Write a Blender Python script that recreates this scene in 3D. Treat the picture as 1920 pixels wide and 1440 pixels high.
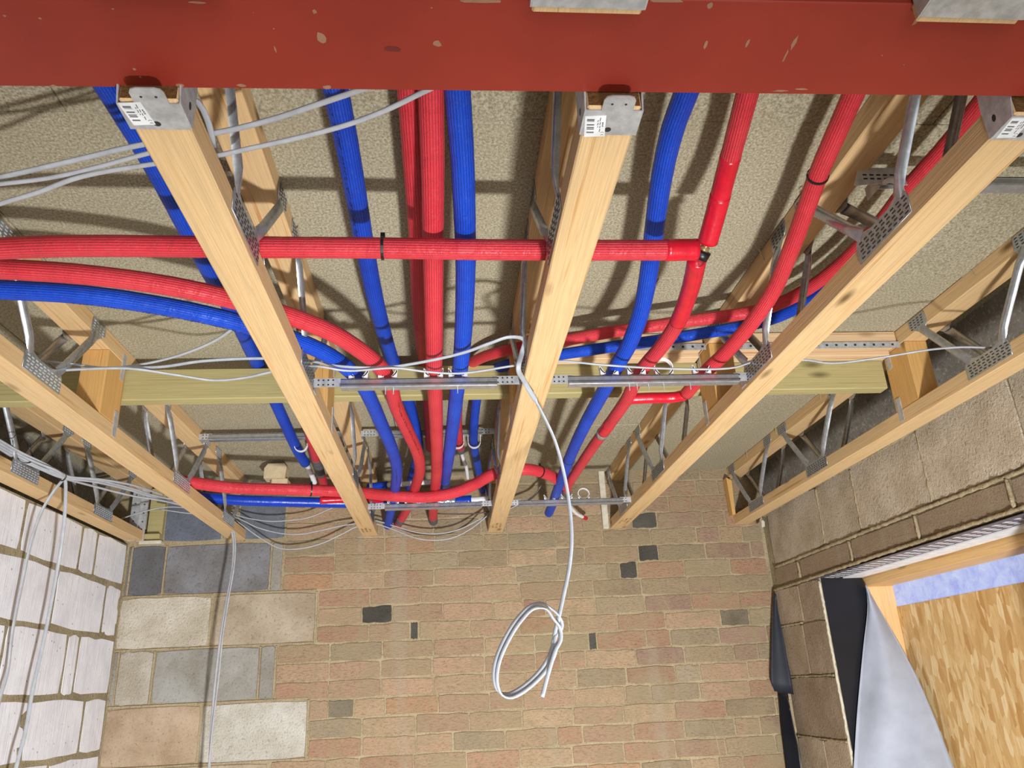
import bpy, math, random
from mathutils import Vector, Matrix
random.seed(7)
for o in list(bpy.data.objects): bpy.data.objects.remove(o, do_unlink=True)
scene = bpy.context.scene
COL = scene.collection
R = math.radians
# ---------------------------------------------------------------- camera
cam_d = bpy.data.cameras.new('camera'); cam = bpy.data.objects.new('camera', cam_d); COL.objects.link(cam)
def cam_basis(pitch, yaw, roll):
    pitch, yaw, roll = R(pitch), R(yaw), R(roll)
    f = Vector((math.sin(yaw)*math.cos(pitch), math.cos(yaw)*math.cos(pitch), math.sin(pitch)))
    r = Vector((math.cos(yaw), -math.sin(yaw), 0)); u = r.cross(f)
    r2 = math.cos(roll)*r + math.sin(roll)*u; u2 = -math.sin(roll)*r + math.cos(roll)*u
    return Matrix((( r2.x, u2.x, -f.x), (r2.y, u2.y, -f.y), (r2.z, u2.z, -f.z)))
cam.matrix_world = Matrix.Translation((0, 0, 1.6)) @ cam_basis(21.371, 5.2183, -2.7564).to_4x4()
cam_d.sensor_width = 36; cam_d.lens = 1465/1920*36; cam_d.clip_start = .02
scene.camera = cam
# ---------------------------------------------------------------- light
world = bpy.data.worlds.new('world'); scene.world = world; world.use_nodes = True
bg = world.node_tree.nodes['Background']; bg.inputs[0].default_value = (.86, .93, 1, 1); bg.inputs[1].default_value = .4
def lamp(name, kind, loc, power, size, color=(1, 1, 1), aim=None, spread=None):
    d = bpy.data.lights.new(name, kind); d.energy = power; d.color = color
    if kind == 'AREA':
        d.shape = 'DISK'; d.size = size
        if spread: d.spread = R(spread)
    else: d.shadow_soft_size = size
    o = bpy.data.objects.new(name, d); COL.objects.link(o); o.location = loc
    if aim: o.rotation_euler = (Vector(aim)-Vector(loc)).to_track_quat('-Z', 'Y').to_euler()
    return o
lamp('work_light', 'AREA', (.55, .3, .3), 124, .2, (.98, .99, 1), aim=(-.05, 3.7, 1.15), spread=140)
lamp('fill_light', 'AREA', (.2, -1.6, 1.0), 44, 1.6, (.92, .97, 1), aim=(0, 3, 1.5))  # added soft fill from behind the camera, brightens the walls
vs = scene.view_settings
vs.view_transform = 'Standard'; vs.look = 'None'; vs.gamma = 1; vs.exposure = -0.25; vs.use_curve_mapping = False
# ---------------------------------------------------------------- traced world coordinates (metres)
PIPES = {'blue_back': [(-1.0287, 3.2603, 2.4), (-0.8808, 3.3573, 2.405), (-0.6738, 3.4428, 2.412), (-0.4504, 3.5041, 2.415), (-0.2381, 3.5238, 2.416), (-0.0455, 3.5365, 2.416), (0.1101, 3.5232, 2.416)],
 'blue_back_short': [(-0.3468, 3.4014, 2.46), (-0.261, 3.3723, 2.46)],
 'blue_back_stub': [(0.1052, 3.5226, 2.416), (0.1877, 3.5112, 2.416)],
 'blue_curve': [(-1.37, 1.3754, 2.385), (-0.962, 1.4325, 2.385), (-0.8784, 1.4442, 2.385), (-0.7335, 1.4621, 2.383), (-0.5919, 1.5075, 2.38), (-0.4577, 1.5796, 2.377), (-0.3369, 1.675, 2.372), (-0.2757, 1.7586, 2.37),
                (-0.2314, 1.8747, 2.368), (-0.2185, 1.9462, 2.368), (-0.2082, 2.0602, 2.368), (-0.1958, 2.2699, 2.368), (-0.1818, 2.5333, 2.368), (-0.1819, 2.7886, 2.368), (-0.2051, 3.0579, 2.366), (-0.2367, 3.3366, 2.366),
                (-0.2588, 3.5217, 2.36), (-0.282, 3.7096, 2.35)],
 'blue_far': [(-0.5405, 0.82, 2.53), (-0.5331, 1.0567, 2.53), (-0.5297, 1.1652, 2.53), (-0.5303, 1.2941, 2.53), (-0.5344, 1.4516, 2.53), (-0.5389, 1.6685, 2.53), (-0.5422, 1.8664, 2.535), (-0.5652, 2.2318, 2.55),
              (-0.5789, 2.4954, 2.555), (-0.5815, 2.743, 2.535), (-0.5846, 3.0122, 2.515), (-0.5824, 3.1716, 2.51)],
 'blue_far_stub': [(-0.5819, 3.1432, 2.511), (-0.5808, 3.2958, 2.505), (-0.5784, 3.4003, 2.485)],
 'blue_left': [(-0.1642, 0.747, 2.471), (-0.1635, 0.9826, 2.48), (-0.1631, 1.1139, 2.485), (-0.1649, 1.2768, 2.49), (-0.1679, 1.5014, 2.495), (-0.1683, 1.7863, 2.51), (-0.1606, 2.1715, 2.545), (-0.1448, 2.3918, 2.555),
               (-0.1275, 2.6086, 2.55), (-0.1128, 2.9026, 2.525), (-0.1163, 3.1028, 2.52), (-0.1519, 3.418, 2.515), (-0.1766, 3.6399, 2.51)],
 'blue_main': [(0.0119, 0.747, 2.4864), (0.0251, 0.9559, 2.46), (0.0341, 1.0983, 2.442), (0.0412, 1.275, 2.418), (0.044, 1.3892, 2.403), (0.0435, 1.5866, 2.38), (0.0387, 1.8033, 2.368), (0.0321, 1.9564, 2.368),
               (0.0218, 2.2576, 2.368), (0.0085, 2.6119, 2.372), (-0.0041, 2.9443, 2.385), (-0.0119, 3.2153, 2.4)],
 'blue_over': [(0.9751, 1.4698, 2.5), (0.9692, 1.5861, 2.5), (0.9393, 1.7287, 2.5), (0.8713, 1.8453, 2.5), (0.6914, 1.9363, 2.5), (0.4792, 2.0105, 2.5), (0.3324, 2.0631, 2.5), (0.1993, 2.1498, 2.51), (0.1349, 2.2964, 2.54),
               (0.1116, 2.5006, 2.555), (0.1044, 2.7071, 2.54), (0.1058, 2.9203, 2.515), (0.1206, 3.1366, 2.513), (0.1462, 3.4275, 2.51), (0.1704, 3.6896, 2.5)],
 'blue_right': [(0.3857, 0.747, 2.475), (0.3895, 0.964, 2.475), (0.391, 1.0502, 2.475), (0.4026, 1.1641, 2.473), (0.4247, 1.3196, 2.46), (0.4442, 1.4548, 2.44), (0.4595, 1.6088, 2.415), (0.4553, 1.7385, 2.385),
                (0.4449, 1.8256, 2.372), (0.4416, 1.9337, 2.368), (0.4397, 2.069, 2.368), (0.436, 2.2817, 2.368), (0.4381, 2.5673, 2.368), (0.4491, 2.9236, 2.368), (0.4604, 3.226, 2.367), (0.468, 3.4195, 2.365),
                (0.4674, 3.5626, 2.355)],
 'red_back': [(-0.9942, 2.8886, 2.375), (-0.836, 3.0181, 2.375), (-0.605, 3.0772, 2.375), (-0.4039, 3.1306, 2.374), (-0.2956, 3.1128, 2.358), (-0.208, 3.0755, 2.338), (-0.0814, 3.0662, 2.328), (0.0242, 3.0398, 2.336),
              (0.1082, 3.0069, 2.36), (0.1851, 2.9351, 2.382), (0.3017, 2.9127, 2.39), (0.3574, 2.9492, 2.39), (0.4168, 3.0089, 2.385), (0.4855, 3.1228, 2.375)],
 'red_behind': [(-0.0499, 0.747, 2.505), (-0.0508, 1.0078, 2.505), (-0.0514, 1.1818, 2.505), (-0.0532, 1.4314, 2.505), (-0.0605, 1.7301, 2.51), (-0.0636, 2.0261, 2.53), (-0.0599, 2.2698, 2.55), (-0.0597, 2.5187, 2.555),
                (-0.06, 2.7581, 2.54), (-0.0621, 3.0151, 2.515)],
 'red_bridge': [(0.6862, 2.0629, 2.368), (0.656, 2.079, 2.368), (0.5902, 2.0804, 2.368), (0.5256, 2.0862, 2.368)],
 'red_cross': [(-1.37, 1.3339, 2.375), (-0.876, 1.2823, 2.375), (-0.7898, 1.2733, 2.375), (-0.6936, 1.2628, 2.373), (-0.6014, 1.261, 2.373), (-0.4166, 1.2646, 2.373), (-0.1296, 1.2683, 2.373), (0.0682, 1.274, 2.373),
               (0.2715, 1.276, 2.373), (0.4171, 1.2777, 2.374), (0.4877, 1.2807, 2.377)],
 'red_curve': [(-1.37, 1.2802, 2.385), (-0.916, 1.3502, 2.385), (-0.8369, 1.3624, 2.385), (-0.6988, 1.38, 2.383), (-0.5614, 1.4159, 2.38), (-0.4423, 1.4745, 2.378), (-0.3374, 1.5489, 2.375), (-0.2568, 1.6236, 2.37),
               (-0.1863, 1.7566, 2.368), (-0.1538, 1.8667, 2.368), (-0.146, 1.9491, 2.368), (-0.1421, 2.1069, 2.368), (-0.1208, 2.3423, 2.368), (-0.1002, 2.5771, 2.368), (-0.099, 2.7961, 2.368), (-0.1246, 3.0405, 2.366),
               (-0.1607, 3.3155, 2.366), (-0.1837, 3.4538, 2.36), (-0.2319, 3.6671, 2.345)],
 'red_main': [(-0.015, 0.747, 2.5028), (-0.0159, 0.9658, 2.468), (-0.0165, 1.1043, 2.446), (-0.0196, 1.2938, 2.418), (-0.0229, 1.5023, 2.39), (-0.0255, 1.6891, 2.375), (-0.0283, 1.8356, 2.368), (-0.0291, 1.9539, 2.368),
              (-0.0306, 2.3056, 2.368), (-0.0368, 2.8017, 2.368), (-0.0596, 3.3673, 2.368), (-0.0672, 3.6299, 2.365), (-0.0675, 3.7662, 2.36)],
 'red_main_stub': [(-0.0667, 3.7282, 2.36), (-0.0624, 3.9115, 2.357)],
 'red_over': [(0.9133, 0.9056, 2.5), (0.9203, 0.9893, 2.5), (0.9282, 1.117, 2.5), (0.9284, 1.2537, 2.5), (0.9381, 1.3996, 2.5), (0.9302, 1.5606, 2.5), (0.8957, 1.6936, 2.5), (0.832, 1.7814, 2.5), (0.6644, 1.8449, 2.5),
              (0.4596, 1.9105, 2.5), (0.3201, 1.9701, 2.5), (0.1904, 2.0325, 2.505), (0.104, 2.1529, 2.53), (0.0561, 2.3302, 2.555), (0.0446, 2.5496, 2.555), (0.0423, 2.7494, 2.535), (0.0496, 2.9164, 2.515),
              (0.0574, 3.0446, 2.51)],
 'red_over_stub': [(0.0574, 3.0446, 2.51), (0.0698, 3.1606, 2.505), (0.0826, 3.2516, 2.5), (0.092, 3.3927, 2.485)],
 'red_right': [(0.6615, 0.747, 2.5306), (0.6845, 0.9848, 2.5), (0.692, 1.0625, 2.49), (0.7064, 1.1775, 2.48), (0.7256, 1.2854, 2.47), (0.7433, 1.4164, 2.45), (0.7564, 1.5481, 2.43), (0.74, 1.6542, 2.4), (0.7146, 1.7856, 2.378),
               (0.6932, 1.8785, 2.368), (0.6894, 1.963, 2.368), (0.6872, 2.05, 2.368)],
 'red_sliver': [(-0.5479, 3.3756, 2.4), (-0.4163, 3.4139, 2.41), (-0.2625, 3.5282, 2.43)],
 'red_stub': [(-0.5029, 2.7634, 2.53), (-0.5251, 3.0538, 2.515), (-0.544, 3.3177, 2.51), (-0.5571, 3.5489, 2.5)],
 'red_tee_down': [(0.508, 1.3389, 2.39), (0.5222, 1.4129, 2.39), (0.5348, 1.4963, 2.39), (0.5442, 1.6198, 2.385), (0.5361, 1.7411, 2.378), (0.5189, 1.8433, 2.371), (0.5132, 1.9133, 2.368), (0.5178, 2.0006, 2.368),
                  (0.5215, 2.0816, 2.368), (0.5161, 2.2608, 2.368), (0.5023, 2.5721, 2.368), (0.494, 2.8883, 2.368), (0.4922, 3.0958, 2.368), (0.5044, 3.2309, 2.367)],
 'red_tee_up': [(0.4551, 0.747, 2.48), (0.4921, 0.9671, 2.48), (0.5102, 1.0747, 2.48), (0.5231, 1.1744, 2.47), (0.5271, 1.2392, 2.45), (0.5265, 1.2824, 2.43), (0.5254, 1.313, 2.415)],
 'tee_brass': [(0.5223, 1.3089, 2.41), (0.5176, 1.3227, 2.4), (0.5111, 1.3347, 2.39)],
 'tee_tip': [(0.6337, 3.6234, 2.3455), (0.6559, 3.6509, 2.343)],
 'tee_white': [(0.5004, 3.202, 2.367), (0.533, 3.3871, 2.363), (0.5935, 3.5564, 2.35), (0.6405, 3.634, 2.345)],
 'white_back': [(-0.2709, 3.3807, 2.46), (-0.1817, 3.3617, 2.46), (-0.0003, 3.3244, 2.46)]}
CABLES = {'bundle0': [(-1.4018, 2.2928, 2.4), (-1.394, 2.4572, 2.39), (-1.3692, 2.5261, 2.375), (-1.333, 2.5764, 2.36), (-1.2993, 2.6351, 2.35), (-1.2931, 2.6929, 2.345), (-1.2416, 2.8061, 2.36), (-1.198, 2.9795, 2.375),
             (-1.1502, 3.1828, 2.385), (-1.0638, 3.3098, 2.39), (-0.9609, 3.4629, 2.375), (-0.9747, 3.5548, 2.34)],
 'bundle1': [(-1.406, 2.3023, 2.395), (-1.4018, 2.4745, 2.385), (-1.3746, 2.5391, 2.37), (-1.3416, 2.5965, 2.355), (-1.3134, 2.6673, 2.348), (-1.2986, 2.7061, 2.343), (-1.2484, 2.824, 2.357), (-1.202, 2.9921, 2.37),
             (-1.1548, 3.1981, 2.38), (-1.0893, 3.3245, 2.385), (-0.9623, 3.6002, 2.39)],
 'bundle2': [(-1.4129, 2.3169, 2.39), (-1.407, 2.4866, 2.38), (-1.3802, 2.5522, 2.365), (-1.3393, 2.6115, 2.35), (-1.3183, 2.6797, 2.344), (-1.2994, 2.7126, 2.341), (-1.2919, 2.7998, 2.35), (-1.2597, 2.9452, 2.36),
             (-1.2114, 3.0734, 2.365), (-1.1393, 3.2162, 2.375), (-0.9821, 3.6798, 2.39), (-0.936, 3.9002, 2.4)],
 'bundle3': [(-1.3977, 2.2834, 2.405), (-1.3863, 2.4402, 2.395), (-1.3617, 2.5256, 2.38), (-1.3257, 2.5948, 2.365), (-1.3004, 2.6559, 2.352), (-1.2898, 2.697, 2.346), (-1.2212, 2.8006, 2.36), (-1.1679, 2.95, 2.375),
             (-1.1359, 3.1688, 2.39)],
 'coil': [(0.2635, 1.975, 1.7513), (0.2551, 1.975, 1.723), (0.2479, 1.975, 1.6938), (0.2316, 1.975, 1.6604), (0.2015, 1.975, 1.6282), (0.1607, 1.975, 1.6004), (0.1325, 1.975, 1.5911), (0.1127, 1.975, 1.5991),
          (0.1035, 1.975, 1.6253), (0.1088, 1.975, 1.6656), (0.1312, 1.975, 1.7132), (0.1658, 1.975, 1.7614), (0.2, 1.975, 1.7903), (0.228, 1.975, 1.7956), (0.2484, 1.975, 1.7834), (0.2662, 1.9708, 1.7647),
          (0.2741, 1.9708, 1.7443), (0.2691, 1.9708, 1.7295), (0.255, 1.9708, 1.714), (0.2546, 1.9656, 1.687), (0.2384, 1.9656, 1.6536), (0.2082, 1.9656, 1.6214), (0.1675, 1.9656, 1.5936), (0.1393, 1.9656, 1.5844),
          (0.1194, 1.9656, 1.5924), (0.1102, 1.9656, 1.6186), (0.1156, 1.9656, 1.6588), (0.138, 1.9656, 1.7064), (0.1726, 1.9656, 1.7546), (0.2068, 1.9656, 1.7836), (0.2346, 1.9582, 1.7812), (0.2516, 1.9582, 1.7566),
          (0.2661, 1.9582, 1.7359), (0.2669, 1.9582, 1.7086), (0.2523, 1.9582, 1.6845), (0.2401, 1.9582, 1.6546), (0.228, 1.9582, 1.6227), (0.2171, 1.9582, 1.59), (0.2141, 1.9582, 1.5819)],
 'drop0': [(-1.3481, 2.608, 2.362), (-1.3064, 2.6712, 2.347), (-1.335, 2.7714, 2.3592), (-1.35, 2.7584, 2.322), (-1.39, 2.7747, 2.252), (-1.41, 2.7788, 2.1525), (-1.425, 2.7958, 2.0132), (-1.43, 2.7996, 1.8594),
           (-1.43, 2.8139, 1.7279), (-1.43, 2.7977, 1.6477), (-1.43, 2.7859, 1.5092), (-1.43, 2.7859, 1.2092), (-1.43, 2.7859, 0.8092), (-1.43, 2.7859, 0.4092)],
 'drop1': [(-1.3384, 2.6037, 2.366), (-1.2995, 2.6623, 2.35), (-1.325, 2.7587, 2.3537), (-1.34, 2.8139, 2.3067), (-1.36, 2.8763, 2.2255), (-1.38, 2.9259, 2.1215), (-1.39, 2.9439, 1.9761), (-1.395, 2.9426, 1.8157),
           (-1.395, 2.9253, 1.6786), (-1.39, 2.9125, 1.5476), (-1.385, 2.8792, 1.4243), (-1.3789, 2.8792, 1.1243), (-1.3708, 2.8792, 0.7243), (-1.3627, 2.8792, 0.3243)],
 'end_a': [(-0.9712, 3.5, 2.3833), (-0.9582, 3.52, 2.3325), (-0.9422, 3.53, 2.2751), (-0.9348, 3.53, 2.1592), (-0.9459, 3.53, 2.0244), (-0.9591, 3.53, 1.8722), (-0.9656, 3.53, 1.704), (-0.9656, 3.53, 1.5417),
           (-0.9578, 3.53, 1.3466), (-0.9518, 3.53, 1.0466), (-0.9438, 3.53, 0.6466), (-0.9358, 3.53, 0.2466)],
 'end_b': [(-0.9605, 3.5, 2.3925), (-0.944, 3.51, 2.3301), (-0.9294, 3.52, 2.2612), (-0.9254, 3.52, 2.1574), (-0.9365, 3.52, 2.023), (-0.9476, 3.52, 1.871), (-0.95, 3.52, 1.7031), (-0.9565, 3.52, 1.5416), (-0.9592, 3.52, 1.3476),
           (-0.9613, 3.52, 1.0476), (-0.9641, 3.52, 0.6476), (-0.9669, 3.52, 0.2476)],
 'grey_hook': [(-0.3513, 0.8932, 2.39), (-0.3411, 0.9078, 2.39), (-0.3387, 0.9408, 2.39), (-0.3417, 0.9734, 2.39), (-0.347, 1.0041, 2.39)],
 'grey_low': [(-1.36, 1.4769, 2.385), (-0.7985, 1.1857, 2.385), (-0.7287, 1.1495, 2.385), (-0.655, 1.1176, 2.385), (-0.571, 1.0756, 2.385), (-0.451, 1.0417, 2.385), (-0.3467, 1.0192, 2.385), (-0.2903, 1.0005, 2.385),
              (-0.214, 0.9745, 2.385), (-0.1394, 0.9446, 2.385), (-0.0826, 0.9138, 2.385), (-0.0278, 0.8759, 2.385), (0.0021, 0.8555, 2.385)],
 'grey_mid': [(-1.36, 1.2299, 2.39), (-0.7599, 1.1128, 2.39), (-0.7056, 1.1022, 2.39), (-0.6248, 1.0859, 2.39), (-0.5401, 1.0575, 2.39), (-0.4513, 1.0222, 2.39), (-0.4023, 1.005, 2.39)],
 'grey_top': [(-1.36, 1.385, 2.4), (-0.7695, 1.1269, 2.4), (-0.7059, 1.0991, 2.4), (-0.6475, 1.0791, 2.4), (-0.5623, 1.0498, 2.4), (-0.4601, 1.0148, 2.4), (-0.3529, 0.9883, 2.4), (-0.309, 0.9754, 2.4), (-0.2413, 0.9495, 2.4),
              (-0.1746, 0.9176, 2.4), (-0.1343, 0.8983, 2.4), (-0.095, 0.8794, 2.4)],
 'pale_a': [(-1.004, 1.832, 2.4), (-0.9265, 1.8544, 2.4), (-0.8495, 1.8844, 2.4), (-0.7654, 1.8665, 2.4), (-0.659, 1.8161, 2.4), (-0.5465, 1.731, 2.4), (-0.4676, 1.6401, 2.4), (-0.4305, 1.599, 2.41)],
 'pale_b': [(-0.9901, 1.8729, 2.39), (-0.8389, 1.8608, 2.39), (-0.7099, 1.8583, 2.39), (-0.5968, 1.8247, 2.39), (-0.4526, 1.8124, 2.39), (-0.3375, 1.7874, 2.372), (-0.25, 1.7631, 2.345), (-0.1481, 1.7637, 2.341),
            (-0.0701, 1.7398, 2.341), (0.0441, 1.6796, 2.341), (0.1047, 1.6357, 2.345), (0.1476, 1.6262, 2.355), (0.1854, 1.6491, 2.357), (0.1796, 1.6667, 2.335), (0.1685, 1.6613, 2.295), (0.194, 1.765, 2.2958),
            (0.2314, 1.83, 2.2578), (0.2733, 1.88, 2.1846), (0.2977, 1.92, 2.1043), (0.3102, 1.95, 2.0281), (0.3113, 1.96, 1.9486), (0.3026, 1.97, 1.8841), (0.2829, 1.97, 1.8134), (0.2658, 1.97, 1.7571)],
 'pale_c': [(-0.9852, 1.8523, 2.38), (-0.7797, 1.8423, 2.38), (-0.6794, 1.8878, 2.38), (-0.5968, 1.9223, 2.378), (-0.5113, 1.9022, 2.376), (-0.4435, 1.8663, 2.375), (-0.3637, 1.827, 2.372), (-0.2983, 1.7496, 2.34),
            (-0.2374, 1.7663, 2.335), (-0.1217, 1.7536, 2.335), (-0.0457, 1.7798, 2.335), (0.0327, 1.793, 2.335), (0.1619, 1.7497, 2.335), (0.2196, 1.7903, 2.36), (0.2841, 1.7705, 2.355), (0.386, 1.7503, 2.335),
            (0.5547, 1.7799, 2.335), (0.7209, 1.7821, 2.335), (0.795, 1.8016, 2.36), (0.9461, 1.8307, 2.375), (1.0306, 1.8549, 2.375), (1.1345, 1.8257, 2.375), (1.252, 1.7734, 2.375), (1.3303, 1.7586, 2.375),
            (1.4192, 1.7643, 2.375)],
 'wall_a': [(-1.4587, 3.5, 2.3553), (-1.3665, 3.55, 2.4056), (-1.2651, 3.58, 2.4358), (-1.1543, 3.6, 2.4322), (-0.9875, 3.6, 2.4102), (-0.9438, 3.62, 2.3936), (-0.8253, 3.63, 2.3701), (-0.7296, 3.63, 2.3697),
            (-0.6341, 3.63, 2.3817), (-0.5628, 3.63, 2.4094), (-0.491, 3.63, 2.4424)],
 'wall_b': [(-1.2945, 3.6, 2.4313), (-1.1755, 3.6, 2.4108), (-0.9618, 3.6, 2.3851), (-0.8688, 3.62, 2.3425), (-0.7762, 3.64, 2.3168), (-0.68, 3.64, 2.3065), (-0.5846, 3.64, 2.3206), (-0.4887, 3.64, 2.3399),
            (-0.4283, 3.64, 2.3479), (-0.3432, 3.64, 2.3603), (-0.2571, 3.64, 2.3353), (-0.1466, 3.64, 2.2998), (-0.0484, 3.64, 2.2893), (0.0507, 3.64, 2.3061), (0.1759, 3.62, 2.3608)],
 'wall_c': [(-0.9863, 3.6, 2.3955), (-0.9261, 3.61, 2.3496), (-0.8436, 3.63, 2.2903), (-0.7619, 3.65, 2.2478), (-0.6783, 3.65, 2.2427), (-0.5835, 3.65, 2.2614), (-0.4887, 3.65, 2.3024), (-0.4217, 3.65, 2.3349),
            (-0.3438, 3.65, 2.3474), (-0.2576, 3.65, 2.32), (-0.147, 3.65, 2.2745), (-0.0611, 3.65, 2.2619), (0.0254, 3.65, 2.2716), (0.1129, 3.64, 2.3117), (0.1874, 3.6, 2.3612)],
 'wall_d': [(-0.0472, 3.62, 2.3798), (0.0518, 3.62, 2.3744), (0.1506, 3.6, 2.3723), (0.3011, 3.6, 2.3981), (0.3907, 3.6, 2.4312), (0.4359, 3.6, 2.4709)],
 'wall_e': [(0.2626, 3.6, 2.374), (0.3394, 3.6, 2.4122), (0.4064, 3.62, 2.4508), (0.4487, 3.63, 2.5039)]}
MEMBRANE = {'left': [(1.7195, 3.2, 1.9414), (1.7175, 3.2, 1.8899), (1.7036, 3.2, 1.8269), (1.6676, 3.2, 1.7245), (1.6218, 3.2, 1.5852), (1.5735, 3.2, 1.4318), (1.5214, 3.2, 1.2478), (1.4868, 3.2, 1.1241)],
 'right': [(1.735, 3.2152, 1.9341), (1.76, 3.2116, 1.8576), (1.78, 3.1881, 1.7708), (1.8, 3.1458, 1.6516), (1.805, 3.1071, 1.5659), (1.81, 3.0632, 1.4339), (1.815, 3.0154, 1.2486), (1.815, 2.9797, 1.1253)]}
DPC = {'a': [(1.5299, 3.685, 1.9895), (1.5308, 3.685, 1.9797)],
 'lol': [(1.4675, 3.67, 1.533), (1.4647, 3.67, 1.4888), (1.4554, 3.67, 1.3802), (1.4524, 3.67, 1.295), (1.4494, 3.67, 1.2112), (1.445, 3.67, 1.0683)],
 'lor': [(1.53, 3.7145, 1.5301), (1.53, 3.7148, 1.4741), (1.53, 3.7105, 1.375), (1.53, 3.6956, 1.2895), (1.53, 3.7043, 1.2042), (1.53, 3.7062, 1.0592)],
 'upl': [(1.5179, 3.66, 1.9772), (1.4995, 3.66, 1.9006), (1.4743, 3.66, 1.7833), (1.4522, 3.66, 1.6687), (1.4368, 3.66, 1.5789), (1.4454, 3.66, 1.5428)],
 'upr': [(1.52, 3.6414, 1.958), (1.52, 3.6519, 1.8752), (1.52, 3.643, 1.7803), (1.52, 3.6402, 1.6879), (1.52, 3.6317, 1.5972), (1.52, 3.6331, 1.5262)]}
CLIPS = {'back': [-0.5549, -0.4844, 0.0435, 0.1078],
 'ext': [-0.2592, 0.13, 0.3113, 0.7585, -0.2591, 0.1435, 0.2989, 0.7464],
 'rail1': [-0.2173, -0.1446, -0.03, 0.0317],
 'rail2': [0.4202, 0.4912, 0.564, 0.6642],
 'rail3': [-0.2261, -0.1531, -0.0554],
 'rail4': [0.4338, 0.5069, 0.5802]}
SCUFFS = [((-0.1399, 0.7194), (0.011, 0.016)), ((-0.0038, 0.7253), (0.012, 0.008)), ((-0.0583, 0.7352), (0.018, 0.009)), ((-0.482, 0.8033), (0.012, 0.005)), ((-0.3275, 0.8005), (0.012, 0.006)), ((-0.1454, 0.7998), (0.01, 0.006)),
 ((-0.2522, 0.7986), (0.012, 0.005)), ((0.4334, 0.7153), (0.006, 0.022)), ((0.4308, 0.7373), (0.003, 0.02)), ((0.5689, 0.6797), (0.006, 0.012)), ((0.3238, 0.721), (0.004, 0.014)), ((0.375, 0.717), (0.004, 0.012)),
 ((0.3107, 0.6626), (0.008, 0.008)), ((0.0451, 0.6622), (0.06, 0.004)), ((0.2588, 0.6567), (0.05, 0.004)), ((0.4484, 0.7982), (0.02, 0.003)), ((0.4763, 0.7945), (0.02, 0.003)), ((-0.2671, 0.6709), (0.02, 0.003)),
 ((-0.447, 0.6971), (0.004, 0.003)), ((-0.3621, 0.6819), (0.003, 0.002)), ((-0.3729, 0.7729), (0.004, 0.003)), ((-0.3707, 0.7861), (0.003, 0.002)), ((-0.192, 0.7067), (0.002, 0.002)), ((-0.197, 0.7375), (0.002, 0.01)),
 ((-0.1412, 0.6807), (0.005, 0.006)), ((0.5554, 0.7339), (0.002, 0.002)), ((-0.4836, 0.6945), (0.003, 0.003)), ((-0.009, 0.6728), (0.002, 0.002)), ((0.5925, 0.7493), (0.002, 0.002))]
SCRATCH = [(0.9633, 3.708, 2.0593), (1.0481, 3.708, 1.8507), (1.0743, 3.708, 1.779), (1.1143, 3.708, 1.6276), (1.1255, 3.708, 1.5819), (1.1393, 3.708, 1.521), (1.1601, 3.708, 1.4254), (1.1795, 3.708, 1.2427), (1.2027, 3.708, 2.5717),
 (1.2949, 3.708, 2.3941), (1.3873, 3.708, 2.206), (1.451, 3.708, 2.0746)]
DARK = [(-0.388, -0.257, 1.96), (0.909, 1.003, 2.187), (0.812, 0.891, 2.104), (-0.173, -0.142, 1.882), (0.636, 0.657, 1.802), (0.893, 1.012, 2.337), (-0.523, -0.418, 1.566), (1.265, 1.402, 1.894)]
CLIP_ARM = [(0.8542, 1.21, 2.4844), (0.8662, 1.21, 2.4894), (0.8784, 1.21, 2.4858), (0.885, 1.21, 2.4723), (0.8825, 1.21, 2.4526), (0.8719, 1.21, 2.4307)]
TIES = [[(-1.3746, 2.4403, 2.4), (-1.3448, 2.4314, 2.4), (-1.3532, 2.4605, 2.42), (-1.3475, 2.4886, 2.42), (-1.3602, 2.5597, 2.41), (-1.3461, 2.5725, 2.37), (-1.3528, 2.5571, 2.355), (-1.3632, 2.5311, 2.355), (-1.3834, 2.5299, 2.38),
  (-1.358, 2.4581, 2.4)],
 [(-1.3216, 2.6402, 2.4), (-1.3119, 2.645, 2.39), (-1.2981, 2.6677, 2.37), (-1.2826, 2.6729, 2.345), (-1.2968, 2.697, 2.335), (-1.3146, 2.7096, 2.335), (-1.3148, 2.6908, 2.345), (-1.2887, 2.6771, 2.35)]]
# ---------------------------------------------------------------- helpers
ZJ, ZD = 2.303, 2.585           # joist underside, deck underside
Y0, YW = .805, 3.71             # joist ends at the beam, face of the back wall
XL, XR = -1.456, 1.535          # faces of the side walls
def tag(o, label=None, cat=None, group=None, kind=None):
    if label: o['label'] = label
    if cat: o['category'] = cat
    if group: o['group'] = group
    if kind: o['kind'] = kind
    return o
def empty(name, loc, label=None, cat=None, group=None, kind=None):
    o = bpy.data.objects.new(name, None); COL.objects.link(o); o.location = loc; o.empty_display_size = .05
    return tag(o, label, cat, group, kind)
def wloc(o):
    v = Vector(o.location)
    while o.parent: o = o.parent; v += Vector(o.location)
    return v
STUFF = {'plate_holes', 'strap_holes', 'bracket_holes', 'arm_holes', 'lintel_holes', 'paint_scuffs', 'barcode', 'printed_lines', 'printed_lettering', 'grade_stamp', 'scratch_line', 'pointing', 'ce_mark'}
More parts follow.
